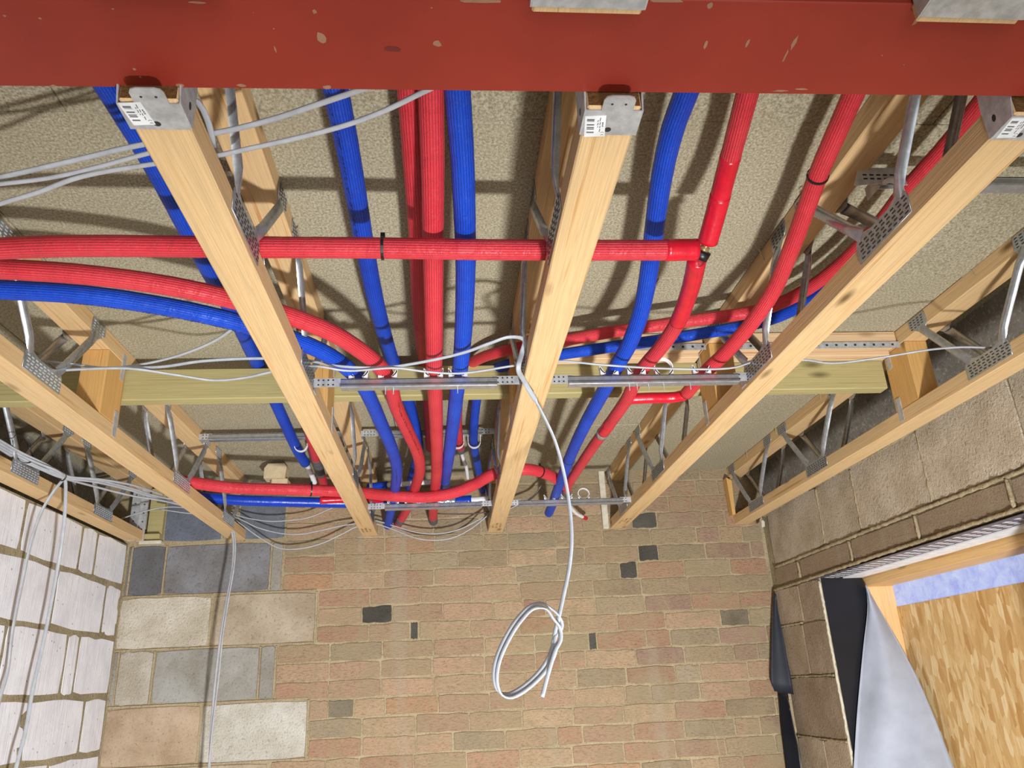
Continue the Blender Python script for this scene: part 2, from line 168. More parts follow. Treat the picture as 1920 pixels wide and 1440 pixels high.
def mesh(name, vf, mat, parent=None, smooth=False, uv=None):
    """one mesh object, origin at the centre of its box, child of parent (positions given in world metres)"""
    V, Fc = vf
    lo = [min(v[i] for v in V) for i in range(3)]; hi = [max(v[i] for v in V) for i in range(3)]
    c = Vector([(a+b)/2 for a, b in zip(lo, hi)])
    me = bpy.data.meshes.new(name); me.from_pydata([tuple(Vector(v)-c) for v in V], [], Fc); me.update()
    if smooth: me.polygons.foreach_set('use_smooth', [True]*len(me.polygons))
    if uv:
        L = me.uv_layers.new(name='UVMap')
        for p in me.polygons:
            us = [uv[i] for i in p.vertices]
            wrap = max(u[0] for u in us)-min(u[0] for u in us) > .5
            for li, u in zip(p.loop_indices, us): L.data[li].uv = (u[0]+1 if wrap and u[0] < .5 else u[0], u[1])
    me.materials.append(mat)
    o = bpy.data.objects.new(name, me); COL.objects.link(o)
    if name in STUFF: o['kind'] = 'stuff'
    if parent: o.parent = parent; o.location = c-wloc(parent)
    else: o.location = c
    return o
def inst(name, me, loc, parent=None, scale=None, rot=None, color=None):
    o = bpy.data.objects.new(name, me); COL.objects.link(o)
    if parent: o.parent = parent; o.location = Vector(loc)-wloc(parent)
    else: o.location = loc
    if scale: o.scale = scale
    if rot: o.rotation_euler = rot
    if color: o.color = (*color, 1)
    return o
def join(*parts):
    V, Fc = [], []
    for v, f in parts:
        n = len(V); V += [tuple(p) for p in v]; Fc += [tuple(i+n for i in q) for q in f]
    return V, Fc
def box(x0, x1, y0, y1, z0, z1, b=0):
    if b:   # chamfered box
        V = []; idx = {}
        for sx in (0, 1):
            for sy in (0, 1):
                for sz in (0, 1):
                    c = ((x0, x1)[sx], (y0, y1)[sy], (z0, z1)[sz]); s = ((1, -1)[sx], (1, -1)[sy], (1, -1)[sz])
                    for a in range(3):
                        p = list(c)
                        for k in range(3):
                            if k != a: p[k] += s[k]*b
                        idx[sx, sy, sz, a] = len(V); V.append(tuple(p))
        Fc = []
        for a in range(3):
            for s in (0, 1):
                k1, k2 = (a+1) % 3, (a+2) % 3; q = []
                for t1, t2 in ((0, 0), (1, 0), (1, 1), (0, 1)):
                    key = [0, 0, 0]; key[a] = s; key[k1] = t1; key[k2] = t2; q.append(idx[key[0], key[1], key[2], a])
                Fc.append(tuple(q if s else q[::-1]))
        for a in range(3):
            k1, k2 = (a+1) % 3, (a+2) % 3
            for t1 in (0, 1):
                for t2 in (0, 1):
                    def K(s, which):
                        key = [0, 0, 0]; key[a] = s; key[k1] = t1; key[k2] = t2; return idx[key[0], key[1], key[2], which]
                    q = [K(0, k1), K(1, k1), K(1, k2), K(0, k2)]
                    Fc.append(tuple(q if (t1 == t2) else q[::-1]))
        for sx in (0, 1):
            for sy in (0, 1):
                for sz in (0, 1):
                    q = [idx[sx, sy, sz, a] for a in range(3)]
                    Fc.append(tuple(q if (sx+sy+sz) % 2 else q[::-1]))
        return V, Fc
    V = [(x, y, z) for x in (x0, x1) for y in (y0, y1) for z in (z0, z1)]
    return V, [(0, 1, 3, 2), (4, 6, 7, 5), (0, 4, 5, 1), (2, 3, 7, 6), (0, 2, 6, 4), (1, 5, 7, 3)]
def prism(poly, axis, a0, a1):
    """closed polygon (2-D) extruded along axis 'x','y' or 'z' between a0 and a1"""
    n = len(poly); V = []
    for a in (a0, a1):
        for u, v in poly: V.append({'x': (a, u, v), 'y': (u, a, v), 'z': (u, v, a)}[axis])
    Fc = [tuple(range(n))[::-1], tuple(range(n, 2*n))]
    for i in range(n): Fc.append((i, (i+1) % n, (i+1) % n+n, i+n))
    return V, Fc
def spline(pts, step=.02):
    """Catmull-Rom through pts, evenly resampled"""
    P = [Vector(p) for p in pts]; P = [2*P[0]-P[1]]+P+[2*P[-1]-P[-2]]; out = []
    for i in range(1, len(P)-2):
        a, b, c, d = P[i-1:i+3]
        t0 = 0; t1 = t0+max((b-a).length, 1e-5)**.5; t2 = t1+max((c-b).length, 1e-5)**.5; t3 = t2+max((d-c).length, 1e-5)**.5
        n = max(2, int((c-b).length/step*2))
        for k in range(n):
            t = t1+(t2-t1)*k/n
            A1 = (t1-t)/(t1-t0)*a+(t-t0)/(t1-t0)*b; A2 = (t2-t)/(t2-t1)*b+(t-t1)/(t2-t1)*c; A3 = (t3-t)/(t3-t2)*c+(t-t2)/(t3-t2)*d
            B1 = (t2-t)/(t2-t0)*A1+(t-t0)/(t2-t0)*A2; B2 = (t3-t)/(t3-t1)*A2+(t-t1)/(t3-t1)*A3
            out.append((t2-t)/(t2-t1)*B1+(t-t1)/(t2-t1)*B2)
    out.append(P[-2]); res = [out[0]]; acc = 0
    L = [0]
    for i in range(1, len(out)): L.append(L[-1]+(out[i]-out[i-1]).length)
    n = max(2, int(L[-1]/step)); j = 0
    for k in range(1, n+1):
        s = L[-1]*k/n
        while j < len(L)-2 and L[j+1] < s: j += 1
        t = (s-L[j])/max(L[j+1]-L[j], 1e-9); res.append(out[j].lerp(out[j+1], t))
    return res
def frames(path, up=Vector((0, 0, 1))):
    T = []
    for i in range(len(path)):
        T.append((path[min(i+1, len(path)-1)]-path[max(i-1, 0)]).normalized())
    n = up-T[0]*up.dot(T[0])
    if n.length < .05: n = Vector((0, 1, 0))-T[0]*T[0].y
    n.normalize(); out = []
    for t in T:
        n = n-t*n.dot(t); n.normalize(); out.append((t, n, t.cross(n)))
    return out
def tube(path, prof, up=Vector((0, 0, 1)), round_end=0, wob=0, caps=True, wide=None):
    """sweep profile function prof(angle)->(a,b) along path; returns (V,F),uv"""
    ns = len(prof); V, Fc, uv = [], [], []; fr = frames(path, up); L = 0
    if wide:
        for i, (T_, N_, B_) in enumerate(fr):
            if path[i].z < 2.27:
                b_ = wide-T_*wide.dot(T_); b_.normalize(); fr[i] = (T_, b_.cross(T_), b_)
    rows = []
    for i, p in enumerate(path):
        if i: L += (p-path[i-1]).length
        rows.append((p, fr[i], 1+wob*(random.random()-.5), L))
    if round_end:
        t = fr[-1][0]; r = round_end
        for k in (1, 2, 3):
            a = k/3*math.pi/2; rows.append((path[-1]+t*r*math.sin(a), fr[-1], max(math.cos(a), .12), L+r*math.sin(a)))
    for p, (t, n, b), s, l in rows:
        for k, (x, y) in enumerate(prof): V.append(p+n*(x*s)+b*(y*s)); uv.append((k/ns, l))
    for i in range(len(rows)-1):
        for k in range(ns):
            k2 = (k+1) % ns; Fc.append((i*ns+k, i*ns+k2, (i+1)*ns+k2, (i+1)*ns+k))
    if caps: Fc.append(tuple(range(ns))[::-1]); Fc.append(tuple(range((len(rows)-1)*ns, len(rows)*ns)))
    return (V, Fc), uv
def circ(r, n=16, rib=0, nr=0):
    out = []
    for k in range(n):
        a = 2*math.pi*k/n; rr = r+(rib if nr and k % (n//nr) == 0 else 0)
        out.append((rr*math.cos(a), rr*math.sin(a)))
    return out
def oval(a, b, n=10): return [(a*math.cos(2*math.pi*k/n), b*math.sin(2*math.pi*k/n)) for k in range(n)]
# ---------------------------------------------------------------- materials
def lin(c):
    return tuple((v/255/12.92 if v/255 <= .04045 else ((v/255+.055)/1.055)**2.4) for v in c)
class NT:
    def __init__(s, name):
        s.m = bpy.data.materials.new(name); s.m.use_nodes = True; s.t = s.m.node_tree; s.n = s.t.nodes; s.l = s.t.links
        s.b = s.n['Principled BSDF']
    def add(s, t, **kw):
        n = s.n.new(t)
        for k, v in kw.items(): setattr(n, k, v)
        return n
    def link(s, a, b): s.l.new(a, b)
    def coords(s, kind='Object', scale=(1, 1, 1), rnd=0):
        tc = s.add('ShaderNodeTexCoord'); mp = s.add('ShaderNodeMapping'); mp.inputs['Scale'].default_value = scale
        s.link(tc.outputs[kind], mp.inputs['Vector'])
        if rnd:
            oi = s.add('ShaderNodeObjectInfo'); mu = s.add('ShaderNodeMath', operation='MULTIPLY'); mu.inputs[1].default_value = rnd
            s.link(oi.outputs['Random'], mu.inputs[0]); cb = s.add('ShaderNodeCombineXYZ')
            for i in range(3): s.link(mu.outputs[0], cb.inputs[i])
            s.link(cb.outputs[0], mp.inputs['Location'])
        return mp.outputs[0]
    def world(s, scale=(1, 1, 1), rnd=0):
        g = s.add('ShaderNodeNewGeometry'); mp = s.add('ShaderNodeMapping'); mp.inputs['Scale'].default_value = scale
        if rnd:
            oi = s.add('ShaderNodeObjectInfo'); mu = s.add('ShaderNodeMath', operation='MULTIPLY'); mu.inputs[1].default_value = rnd
            s.link(oi.outputs['Random'], mu.inputs[0]); cb = s.add('ShaderNodeCombineXYZ')
            for i in range(3): s.link(mu.outputs[0], cb.inputs[i])
            s.link(cb.outputs[0], mp.inputs['Location'])
        s.link(g.outputs['Position'], mp.inputs['Vector']); return mp.outputs[0]
    def noise(s, vec, scale, detail=4, rough=.55, dist=0):
        n = s.add('ShaderNodeTexNoise'); n.inputs['Scale'].default_value = scale; n.inputs['Detail'].default_value = detail
        n.inputs['Roughness'].default_value = rough; n.inputs['Distortion'].default_value = dist
        s.link(vec, n.inputs['Vector']); return n.outputs['Fac']
    def vor(s, vec, scale, feature='F1', out='Distance'):
        n = s.add('ShaderNodeTexVoronoi'); n.feature = feature; n.inputs['Scale'].default_value = scale; s.link(vec, n.inputs['Vector']); return n.outputs[out]
    def ramp(s, fac, stops):
        n = s.add('ShaderNodeValToRGB'); e = n.color_ramp.elements
        while len(e) < len(stops): e.new(.5)
        for i, (p, c) in enumerate(stops):
            e[i].position = p; e[i].color = (*(c if isinstance(c, tuple) else (c, c, c)), 1)
        s.link(fac, n.inputs[0]); return n.outputs[0]
    def mix(s, fac, a, b, mode='MIX'):
        n = s.add('ShaderNodeMix', data_type='RGBA', blend_type=mode)
        for inp, v in ((n.inputs[0], fac), (n.inputs[6], a), (n.inputs[7], b)):
            if isinstance(v, (int, float)): inp.default_value = v
            elif isinstance(v, tuple): inp.default_value = (*v, 1)
            else: s.link(v, inp)
        return n.outputs[2]
    def done(s, col=None, rough=.7, metal=0, bump=None, dist=.002, strength=1, spec=.5, rnode=None):
        if col is not None:
            if isinstance(col, tuple): s.b.inputs['Base Color'].default_value = (*col, 1)
            else: s.link(col, s.b.inputs['Base Color'])
        s.b.inputs['Roughness'].default_value = rough; s.b.inputs['Metallic'].default_value = metal
        s.b.inputs['Specular IOR Level'].default_value = spec
        if rnode is not None: s.link(rnode, s.b.inputs['Roughness'])
        if bump is not None:
            n = s.add('ShaderNodeBump'); n.inputs['Distance'].default_value = dist; n.inputs['Strength'].default_value = strength
            s.link(bump, n.inputs['Height']); s.link(n.outputs[0], s.b.inputs['Normal'])
        return s.m
M = {}
def wood(name, light, dark, axis=1, ring=2.0, rough=.62):
    t = NT(name); sc = [34*ring]*3; sc[axis] = 1.1
    v = t.coords('Object', tuple(sc), 37)
    g = t.noise(v, 1.6, 3, .5, .6); g2 = t.noise(v, 7, 2, .6)
    c = t.ramp(g, [(.28, lin(dark)), (.42, lin(light)), (.5, lin(tuple(a*.92 for a in light))), (.56, lin(light)), (.72, lin(tuple(.55*a+.45*b for a, b in zip(light, dark))))])
    s2 = [16]*3; s2[axis] = 5
    k = t.vor(t.coords('Object', tuple(s2), 11), .55); kk = t.ramp(k, [(.03, 1), (.13, 0)])
    c = t.mix(kk, c, lin(tuple(a*.62 for a in dark)))
    fine = t.ramp(g2, [(.35, .86), (.6, 1)]); c = t.mix(.5, c, fine, 'MULTIPLY')
    M[name] = t.done(c, rough, bump=g2, dist=.0006, spec=.25)
wood('joist_wood', (220, 186, 138), (190, 144, 92))
wood('treated', (178, 166, 116), (148, 134, 86), 0); wood('block_wood', (214, 168, 104), (180, 128, 66), 2)
wood('pink_wood', (222, 190, 150), (190, 146, 104), 0); wood('frame_wood', (226, 184, 126), (190, 138, 82), 1)
wood('frame_wood_z', (236, 196, 140), (206, 158, 100), 2)
def rough_stone(name, c1, c2, sc=60, bumpd=.003, c3=None, objcol=False, br=.9):
    t = NT(name); v = t.world((1, 1, 1), 13)
    a = t.noise(v, 7, 5, .6); b = t.noise(v, sc, 4, .7); p = t.noise(v, sc*3.2, 2, .6)
    c = t.mix(t.ramp(a, [(.35, 0), (.65, 1)]), lin(c1), lin(c2))
    c = t.mix(t.ramp(p, [(.56, 0), (.7, .75)]), c, lin(c3 or tuple(min(255, x*1.25) for x in c1)))
    c = t.mix(t.ramp(b, [(.3, .55), (.44, 0)]), c, lin(tuple(x*.5 for x in c2)))
    if objcol:
        oi = t.add('ShaderNodeObjectInfo'); c = t.mix(1.0, c, oi.outputs['Color'], 'MULTIPLY')
    M[name] = t.done(c, br, bump=b, dist=bumpd, spec=.15)
rough_stone('aircrete', (214, 212, 216), (200, 198, 203), 30, .0016)
rough_stone('block', (255, 255, 255), (218, 212, 202), 90, .004, (255, 255, 255), True)
rough_stone('block_coarse', (255, 255, 255), (222, 217, 208), 110, .009, (255, 250, 240), True)
rough_stone('mortar', (170, 154, 124), (146, 130, 102), 90, .005)
rough_stone('mortar_dark', (166, 154, 126), (138, 126, 100), 90, .005)
rough_stone('slab', (150, 146, 138), (126, 122, 114), 30, .002)
# aircrete keeps its comb lines
t = NT('aircrete'); v = t.world((1, 1, 1), 9); cb = t.noise(t.world((6, 170, 7), 5), 1, 3, .65); pit = t.vor(v, 24)
blot = t.noise(v, 9, 4, .6); c = t.mix(t.ramp(blot, [(.35, 0), (.7, 1)]), lin((238, 239, 246)), lin((222, 222, 230)))
c = t.mix(t.ramp(cb, [(.3, .45), (.5, 0)]), c, lin((182, 180, 182))); c = t.mix(t.ramp(pit, [(.05, .8), (.1, 0)]), c, lin((120, 112, 100)))
M['aircrete'] = t.done(c, .95, bump=cb, dist=.002, spec=.1)
# brick: fired colour per brick (object colour), lime smears and soot spots shared by the wall
t = NT('brick'); v = t.world((1, 1, 1), 17); w = t.world()
oi = t.add('ShaderNodeObjectInfo'); a = t.noise(v, 15, 5, .7); b = t.noise(t.world((.55, 1, 1.5), 11), 120, 5, .75); pt = t.vor(v, 46)
c = t.mix(t.ramp(a, [(.3, 0), (.7, .6)]), oi.outputs['Color'], lin((178, 154, 120)))
c = t.mix(t.ramp(b, [(.32, .7), (.5, 0)]), c, lin((112, 92, 70))); c = t.mix(t.ramp(b, [(.58, 0), (.74, .6)]), c, lin((196, 176, 142)))
sm = t.noise(w, 6, 6, .75, .5); c = t.mix(t.ramp(sm, [(.47, 0), (.62, .75)]), c, lin((164, 147, 116)))
st = t.noise(t.world((7, 7, .5)), 1.0, 3, .5); c = t.mix(t.ramp(st, [(.56, 0), (.7, .5)]), c, lin((176, 164, 146)))
c = t.mix(t.ramp(pt, [(.03, .8), (.08, 0)]), c, lin((70, 58, 44)))
M['brick'] = t.done(c, .92, bump=b, dist=.007, spec=.12)
# flooring chipboard
t = NT('chipboard'); v = t.world(); a = t.noise(t.world((1, .8, 1)), 210, 3, .7); b = t.noise(v, 4, 4, .6); d = t.noise(v, 320, 2, .6)
c = t.ramp(a, [(.3, lin((118, 109, 86))), (.46, lin((154, 145, 121))), (.64, lin((190, 182, 160)))])
c = t.mix(t.ramp(b, [(.35, 0), (.7, .3)]), c, lin((146, 136, 110))); M['chipboard'] = t.done(c, .85, bump=a, dist=.0008, spec=.15)
# strand board
t = NT('strand_board')
def strands(rot, sc, seed):
    tc = t.add('ShaderNodeTexCoord'); mp = t.add('ShaderNodeMapping'); mp.inputs['Rotation'].default_value = (rot, 0, 0); mp.inputs['Scale'].default_value = (1, sc[0], sc[1]); mp.inputs['Location'].default_value = (seed, seed*2, seed)
    t.link(tc.outputs['Object'], mp.inputs['Vector']); n = t.add('ShaderNodeTexVoronoi'); n.inputs['Scale'].default_value = 1; n.inputs['Randomness'].default_value = 1; t.link(mp.outputs[0], n.inputs['Vector']); return n
n1 = strands(.45, (48, 15), 1); n2 = strands(-.6, (42, 14), 5); s1 = t.add('ShaderNodeSeparateColor'); t.link(n1.outputs['Color'], s1.inputs[0]); s2 = t.add('ShaderNodeSeparateColor'); t.link(n2.outputs['Color'], s2.inputs[0])
st = [(0, lin((196, 150, 90))), (.15, lin((210, 170, 112))), (.6, lin((224, 188, 130))), (1, lin((238, 212, 164)))]
c = t.mix(t.ramp(s1.outputs[1], [(.45, 0), (.5, 1)]), t.ramp(s1.outputs[0], st), t.ramp(s2.outputs[0], st)); gr = t.noise(t.coords('Object', (1, 120, 14)), 1, 3, .6)
c = t.mix(t.ramp(gr, [(.33, .3), (.5, 0)]), c, lin((170, 122, 66))); M['strand_board'] = t.done(c, .75, bump=s1.outputs[0], dist=.001, spec=.2)
# red oxide primer
t = NT('red_primer'); v = t.world(); a = t.noise(v, 3.5, 4, .6); sp = t.vor(v, 20); f = t.noise(v, 240, 2, .6)
c = t.mix(t.ramp(a, [(.35, 0), (.7, 1)]), lin((146, 48, 34)), lin((132, 42, 30))); c = t.mix(t.ramp(sp, [(.006, 1), (.011, 0)]), c, lin((214, 150, 132)))
M['red_primer'] = t.done(c, .5, bump=f, dist=.0002, spec=.35)
def metal(name, col, rough=.38, spot=.2, mt=.55):
    t = NT(name); v = t.coords('Object', (1, 1, 1), 5); a = t.noise(v, 60, 3, .6); b = t.noise(v, 14, 3, .6)
    c = t.mix(t.ramp(a, [(.35, 0), (.65, 1)]), lin(col), lin(tuple(x*(1-spot) for x in col)))
    M[name] = t.done(c, rough, mt, rnode=t.ramp(b, [(.3, rough*.75), (.7, rough*1.35)]))
metal('galvanised', (204, 205, 208), .42, .14, .45); metal('zinc_leg', (184, 188, 194), .28, .12, .7); metal('bright_rail', (186, 189, 194), .25, .1, .7); metal('lintel_steel', (128, 120, 132), .4); metal('brass', (206, 184, 130), .25)
def foam(name, c1, c2, rough=.42):
    t = NT(name); u = t.add('ShaderNodeUVMap'); mp = t.add('ShaderNodeMapping'); mp.inputs['Scale'].default_value = (4, 40, 1); t.link(u.outputs[0], mp.inputs['Vector'])
    a = t.noise(mp.outputs[0], 1.0, 5, .7, 1.2); v = t.coords('Object'); b = t.noise(v, 9, 4, .6); fine = t.noise(v, 420, 2, .5)
    wr = t.ramp(a, [(.44, 0), (.5, 1), (.56, 0)])
    sx = t.add('ShaderNodeSeparateXYZ'); t.link(u.outputs[0], sx.inputs[0]); m1 = t.add('ShaderNodeMath', operation='MULTIPLY'); m1.inputs[1].default_value = 6.28318*24; t.link(sx.outputs[0], m1.inputs[0])
    m2 = t.add('ShaderNodeMath', operation='SINE'); t.link(m1.outputs[0], m2.inputs[0]); m3 = t.add('ShaderNodeMath', operation='MULTIPLY_ADD'); m3.inputs[1].default_value = .5; m3.inputs[2].default_value = .5; t.link(m2.outputs[0], m3.inputs[0])
    rib = t.ramp(m3.outputs[0], [(.05, 0), (.45, 1)])
    c = t.mix(t.ramp(b, [(.35, 0), (.7, 1)]), lin(c1), lin(c2)); h = t.mix(.25, t.mix(.3, rib, wr), fine)
    c = t.mix(t.ramp(rib, [(0, .35), (.5, 0)]), c, lin(tuple(x*.62 for x in c2)))  # shade in the grooves between ribs painted into the colour
    M[name] = t.done(c, rough, bump=h, dist=.0022, strength=.9, spec=.35)
foam('red_foam', (220, 62, 72), (206, 50, 62)); foam('blue_foam', (16, 76, 204), (12, 62, 182))
def plain(name, col, rough=.5, spec=.5, bump=0, bs=30, metalv=0):
    t = NT(name); v = t.coords('Object', (1, 1, 1), 3); a = t.noise(v, bs, 3, .6)
    c = t.mix(t.ramp(a, [(.35, 0), (.7, 1)]), lin(col), lin(tuple(x*.9 for x in col)))
    M[name] = t.done(c, rough, metalv, bump=a if bump else None, dist=bump or .001, spec=spec)
plain('red_tape', (206, 24, 46), .28, .5, .0012, 40); plain('blue_tape', (14, 60, 184), .3, .5, .0015, 40); plain('white_plastic', (236, 236, 238), .4); plain('black_plastic', (22, 22, 24), .4)
plain('cable_grey', (176, 178, 184), .45); plain('cable_pale', (178, 182, 188), .4); plain('cable_white', (172, 178, 186), .35); plain('cable_dark', (74, 70, 66), .5)
plain('sheet_white', (168, 174, 188), .55, .3, .002, 8); plain('black_dpm', (24, 26, 34), .4, .4, .001, 14); plain('dpm_dusty', (44, 47, 56), .55, .3, .001, 9); plain('white_board', (246, 247, 250), .6); plain('slot_dark', (44, 40, 40), .6); plain('slot_light', (212, 214, 218), .4)
plain('sticker', (240, 241, 243), .4); plain('ink', (60, 60, 66), .6); plain('ink_grey', (104, 106, 114), .6); plain('scuff', (158, 112, 88), .8); plain('scuff_dark', (104, 28, 22), .6); plain('stamp_ink', (150, 108, 62), .8)
plain('soot_grey', (92, 90, 92), .8); plain('foil', (190, 205, 220), .25, .5, .004, 60, .7); plain('beige_foam', (206, 186, 152), .8, .2, .002, 20); plain('plaster', (206, 198, 178), .9, .1, .003, 40); plain('crack', (36, 30, 24), .9)
plain('end_grain', (112, 80, 48), .9, .1, .003, 160); plain('print_dark', (80, 14, 24), .5); plain('print_navy', (8, 26, 96), .5)
t = NT('daylight_sheet'); n = t.noise(t.coords('Object', (1, 1, 1)), 22, 5, .7, .6); c = t.ramp(n, [(.3, lin((150, 160, 236))), (.5, lin((182, 198, 246))), (.7, lin((206, 218, 252)))])
t.b.inputs['Base Color'].default_value = (.12, .13, .2, 1); t.link(c, t.b.inputs['Emission Color']); t.b.inputs['Emission Strength'].default_value = .92; t.b.inputs['Roughness'].default_value = .4; M['daylight_sheet'] = t.m
# ---------------------------------------------------------------- setting: floor, deck over the joists, walls
fl = mesh('floor', box(-2.2, 2.6, -3, 4.0, -.12, 0), M['slab']); tag(fl, 'bare concrete floor slab of the room', 'floor', kind='structure')
ceil = empty('ceiling', (0, 1.5, ZD), 'greenish beige chipboard deck laid over the joists', 'ceiling', kind='structure')
yj = [-2.0, -1.25, -.645, -.04, .56, 1.163, 1.768, 2.373, 2.978, 3.72]
cuts = {0: (-.3,), 1: (.9,), 2: (-.9, 1.3), 3: (.3,), 4: (-.66, .95), 5: (-.93, .82), 6: (.56, -1.2), 7: (-.2,), 8: (.9, -1.02)}
for i in range(len(yj)-1):
    xs = [-1.95]+sorted(cuts[i])+[2.0]
    for a, b in zip(xs, xs[1:]):
        dz = random.uniform(-.0012, .0012)
        mesh('floor_board', box(a+.0012, b-.0012, yj[i]+.0012, yj[i+1]-.0012, ZD+dz, ZD+.022, .0015), M['chipboard'], ceil)
nv = bpy.data.meshes.new('nail'); nv.from_pydata(*(lambda vf: (vf[0], [], vf[1]))(box(-.0012, .0012, -.0012, .0012, -.034, 0))); plain('nail_steel', (208, 196, 160), .4, .5, 0, 30, .5); nv.materials.append(M['nail_steel'])
for x_, y_ in ((.774, 1.62), (.773, 2.42), (.775, 2.95), (1.387, 2.62), (1.386, 3.05), (1.388, 1.72), (.182, 1.5), (-.322, 1.52), (1.386, 3.4), (.774, 1.36)): inst('nail', nv, (x_, y_, ZD), ceil, None, (random.uniform(-.2, .2), random.uniform(-.3, .3), 0))
# back wall core (mortar) and its bricks and blocks
bw = empty('wall_back', (0, YW, 0), 'old brick wall toothed into grey concrete blocks', 'wall', kind='structure')
mesh('mortar_bed', box(-1.95, 2.0, YW+.0032, YW+.2, 0, ZD+.02), M['mortar'], bw)
def unit_brick(seed, depth=.03, wob=.02, inset=.012):
    """brick of 1 x 1 (x,z) centred on 0, face at y=0; worn outline"""
    rnd = random.Random(seed); out = []
    n = 5
    for s in range(4):
        for k in range(n):
            t = -0.5+k/n
            p = {0: (t, -.5), 1: (.5, t), 2: (-t, .5), 3: (-.5, -t)}[s]
            q = [p[0], p[1]]
            if k == 0: q[0] *= .985; q[1] *= .95
            q[0] += rnd.uniform(-1, 1)*wob*.25; q[1] += rnd.uniform(-1, 1)*wob*1.2
            out.append(q)
    m = len(out); V = []
    for x, z in out: V.append((x, depth, z))
    for x, z in out: V.append((x, .0022, z))
    for x, z in out: V.append((x*(1-inset*.8)+rnd.uniform(-1, 1)*.002, rnd.uniform(-.0008, .0008), z*(1-inset*3)))
    V.append((0, rnd.uniform(-.001, .001), 0)); Fc = []
    for i in range(m):
        j = (i+1) % m
        Fc.append((i, j, m+j, m+i)); Fc.append((m+i, m+j, 2*m+j, 2*m+i)); Fc.append((2*m+i, 2*m+j, 3*m))
    me = bpy.data.meshes.new('brick'); me.from_pydata(V, [], Fc); me.update(); return me
BR = [unit_brick(i, .03, .034) for i in range(14)]
for b in BR: b.materials.append(M['brick'])
rough_stone('burnt_brick', (255, 255, 255), (215, 212, 205), 120, .006, (255, 250, 240), True)
BRD = [unit_brick(60+i, .03, .05) for i in range(3)]
for b in BRD: b.materials.append(M['burnt_brick'])
pal = {'beige': (179, 153, 125), 'red': (172, 132, 110), 'pink': (178, 146, 122), 'grey': (162, 148, 124), 'orange': (184, 142, 110), 'purple': (156, 127, 114), 'dark': (92, 89, 82), 'olive': (155, 138, 114), 'patch': (132, 122, 104)}
PIT = .0777; ZT = 2.297
def zk(k): return ZT-PIT*k
def left_edge(k):
    if k < 0: return -.752
    r = k//3
    return {0: -.752, 1: -.590, 2: -.757, 3: -.607, 4: -.757, 5: -.607}[min(r, 5)]
fixed = {}
for n_, (x0, x1, zc) in enumerate(DARK):
    k = round((ZT-zc)/PIT-.5); fixed.setdefault(k, []).append((x0, x1, 'patch' if n_ in (6, 7) else 'dark'))
rb = random.Random(21)
for k in range(-4, 15):
    x = left_edge(k); end = XR-.004; fx = sorted(fixed.get(k, [])); z = (zk(k)+zk(k+1))/2; zz = 0
    if k == -4: pass
    while x < end-.03:
        nxt = fx[0][0] if fx else end
        if fx and nxt-x < .05:
            x0, x1, kind = fx.pop(0); x = max(x, x0-.005); L = max(x1-x, .04)
        else:
            L = rb.choice([.228, .230, .226, .232, .229, .226, .228, .114]) if rb.random() < .9 else rb.uniform(.08, .2)
            if x+L > nxt-.05: L = nxt-x-.004
            xx = (x+end*0)
            if z > 2.0 and -.5 < x < .75: kind = rb.choices(['beige', 'grey', 'olive', 'orange', 'pink'], [4, 5, 3, 1, 2])[0]
            elif x > .75: kind = rb.choices(['purple', 'grey', 'olive', 'beige', 'red', 'pink'], [3, 3, 3, 3, 2, 2])[0]
            else: kind = rb.choices(['pink', 'beige', 'red', 'orange', 'grey'], [5, 5, 3, 1, 2])[0]
        c = pal[kind]; j = rb.uniform(.92, 1.08)
        gap = rb.uniform(.004, .010)
        inst('brick', rb.choice(BRD if kind in ('dark', 'patch') else BR), (x+L/2, YW-rb.uniform(0, .0015), z+rb.uniform(-.0012, .0012)), bw, (max(L-gap, .02), 1, PIT-rb.uniform(.0055, .0105)), (0, rb.uniform(-.004, .004), 0), lin(tuple(min(255, q*j) for q in c)))
        x += L
BK = [unit_brick(100+i, .03, .006, .006) for i in range(6)]
for b in BK: b.materials.append(M['block'])
BKC = [unit_brick(200+i, .03, .010, .006) for i in range(4)]
for b in BKC: b.materials.append(M['block_coarse'])
def block(nm, x0, x1, z0, z1, col, coarse=False, dy=0):
    inst(nm, random.choice(BKC if coarse else BK), ((x0+x1)/2, YW-.001-dy, (z0+z1)/2+1.6), bw, (x1-x0, 1, z1-z0), None, lin(col))
slate, slate2, tan, cream, mid = (118, 120, 128), (126, 124, 122), (176, 160, 138), (214, 206, 190), (158, 154, 146)
for a in ((-1.446, -1.437, .466, .686, slate2), (-1.428, -1.287, .468, .686, (108, 108, 112)), (-1.276, -.816, .468, .686, (132, 132, 136)), (-.806, -.762, .468, .686, mid),
          (-1.452, -1.064, .240, .456, cream), (-1.052, -.602, .240, .456, (178, 164, 144)),
          (-1.45, -1.436, .012, .229, mid), (-1.426, -1.288, .012, .229, (196, 188, 174)), (-1.275, -.836, .012, .229, (160, 158, 152)), (-.825, -.768, .012, .229, (150, 146, 138)),
          (-1.452, -1.066, -.226, .000, (184, 162, 138)), (-1.054, -.617, -.226, .000, (210, 206, 196)),
          (-1.452, -1.29, -.452, -.238, mid), (-1.28, -.77, -.452, -.238, tan),
          (-1.300, -1.046, .706, .90, (112, 118, 132)), (-1.446, -1.311, .84, .97, (120, 110, 96)), (-.966, -.76, .706, .875, (116, 122, 134)), (-1.034, -.976, .706, .90, (170, 160, 136)), (-.966, -.76, .885, .985, (130, 124, 112)), (-1.30, -1.046, .91, .985, (130, 124, 112))):
    block('concrete_block', a[0], a[1], a[2], a[3], a[4], coarse=a[4] in (cream, (210, 206, 196), (196, 188, 174)))
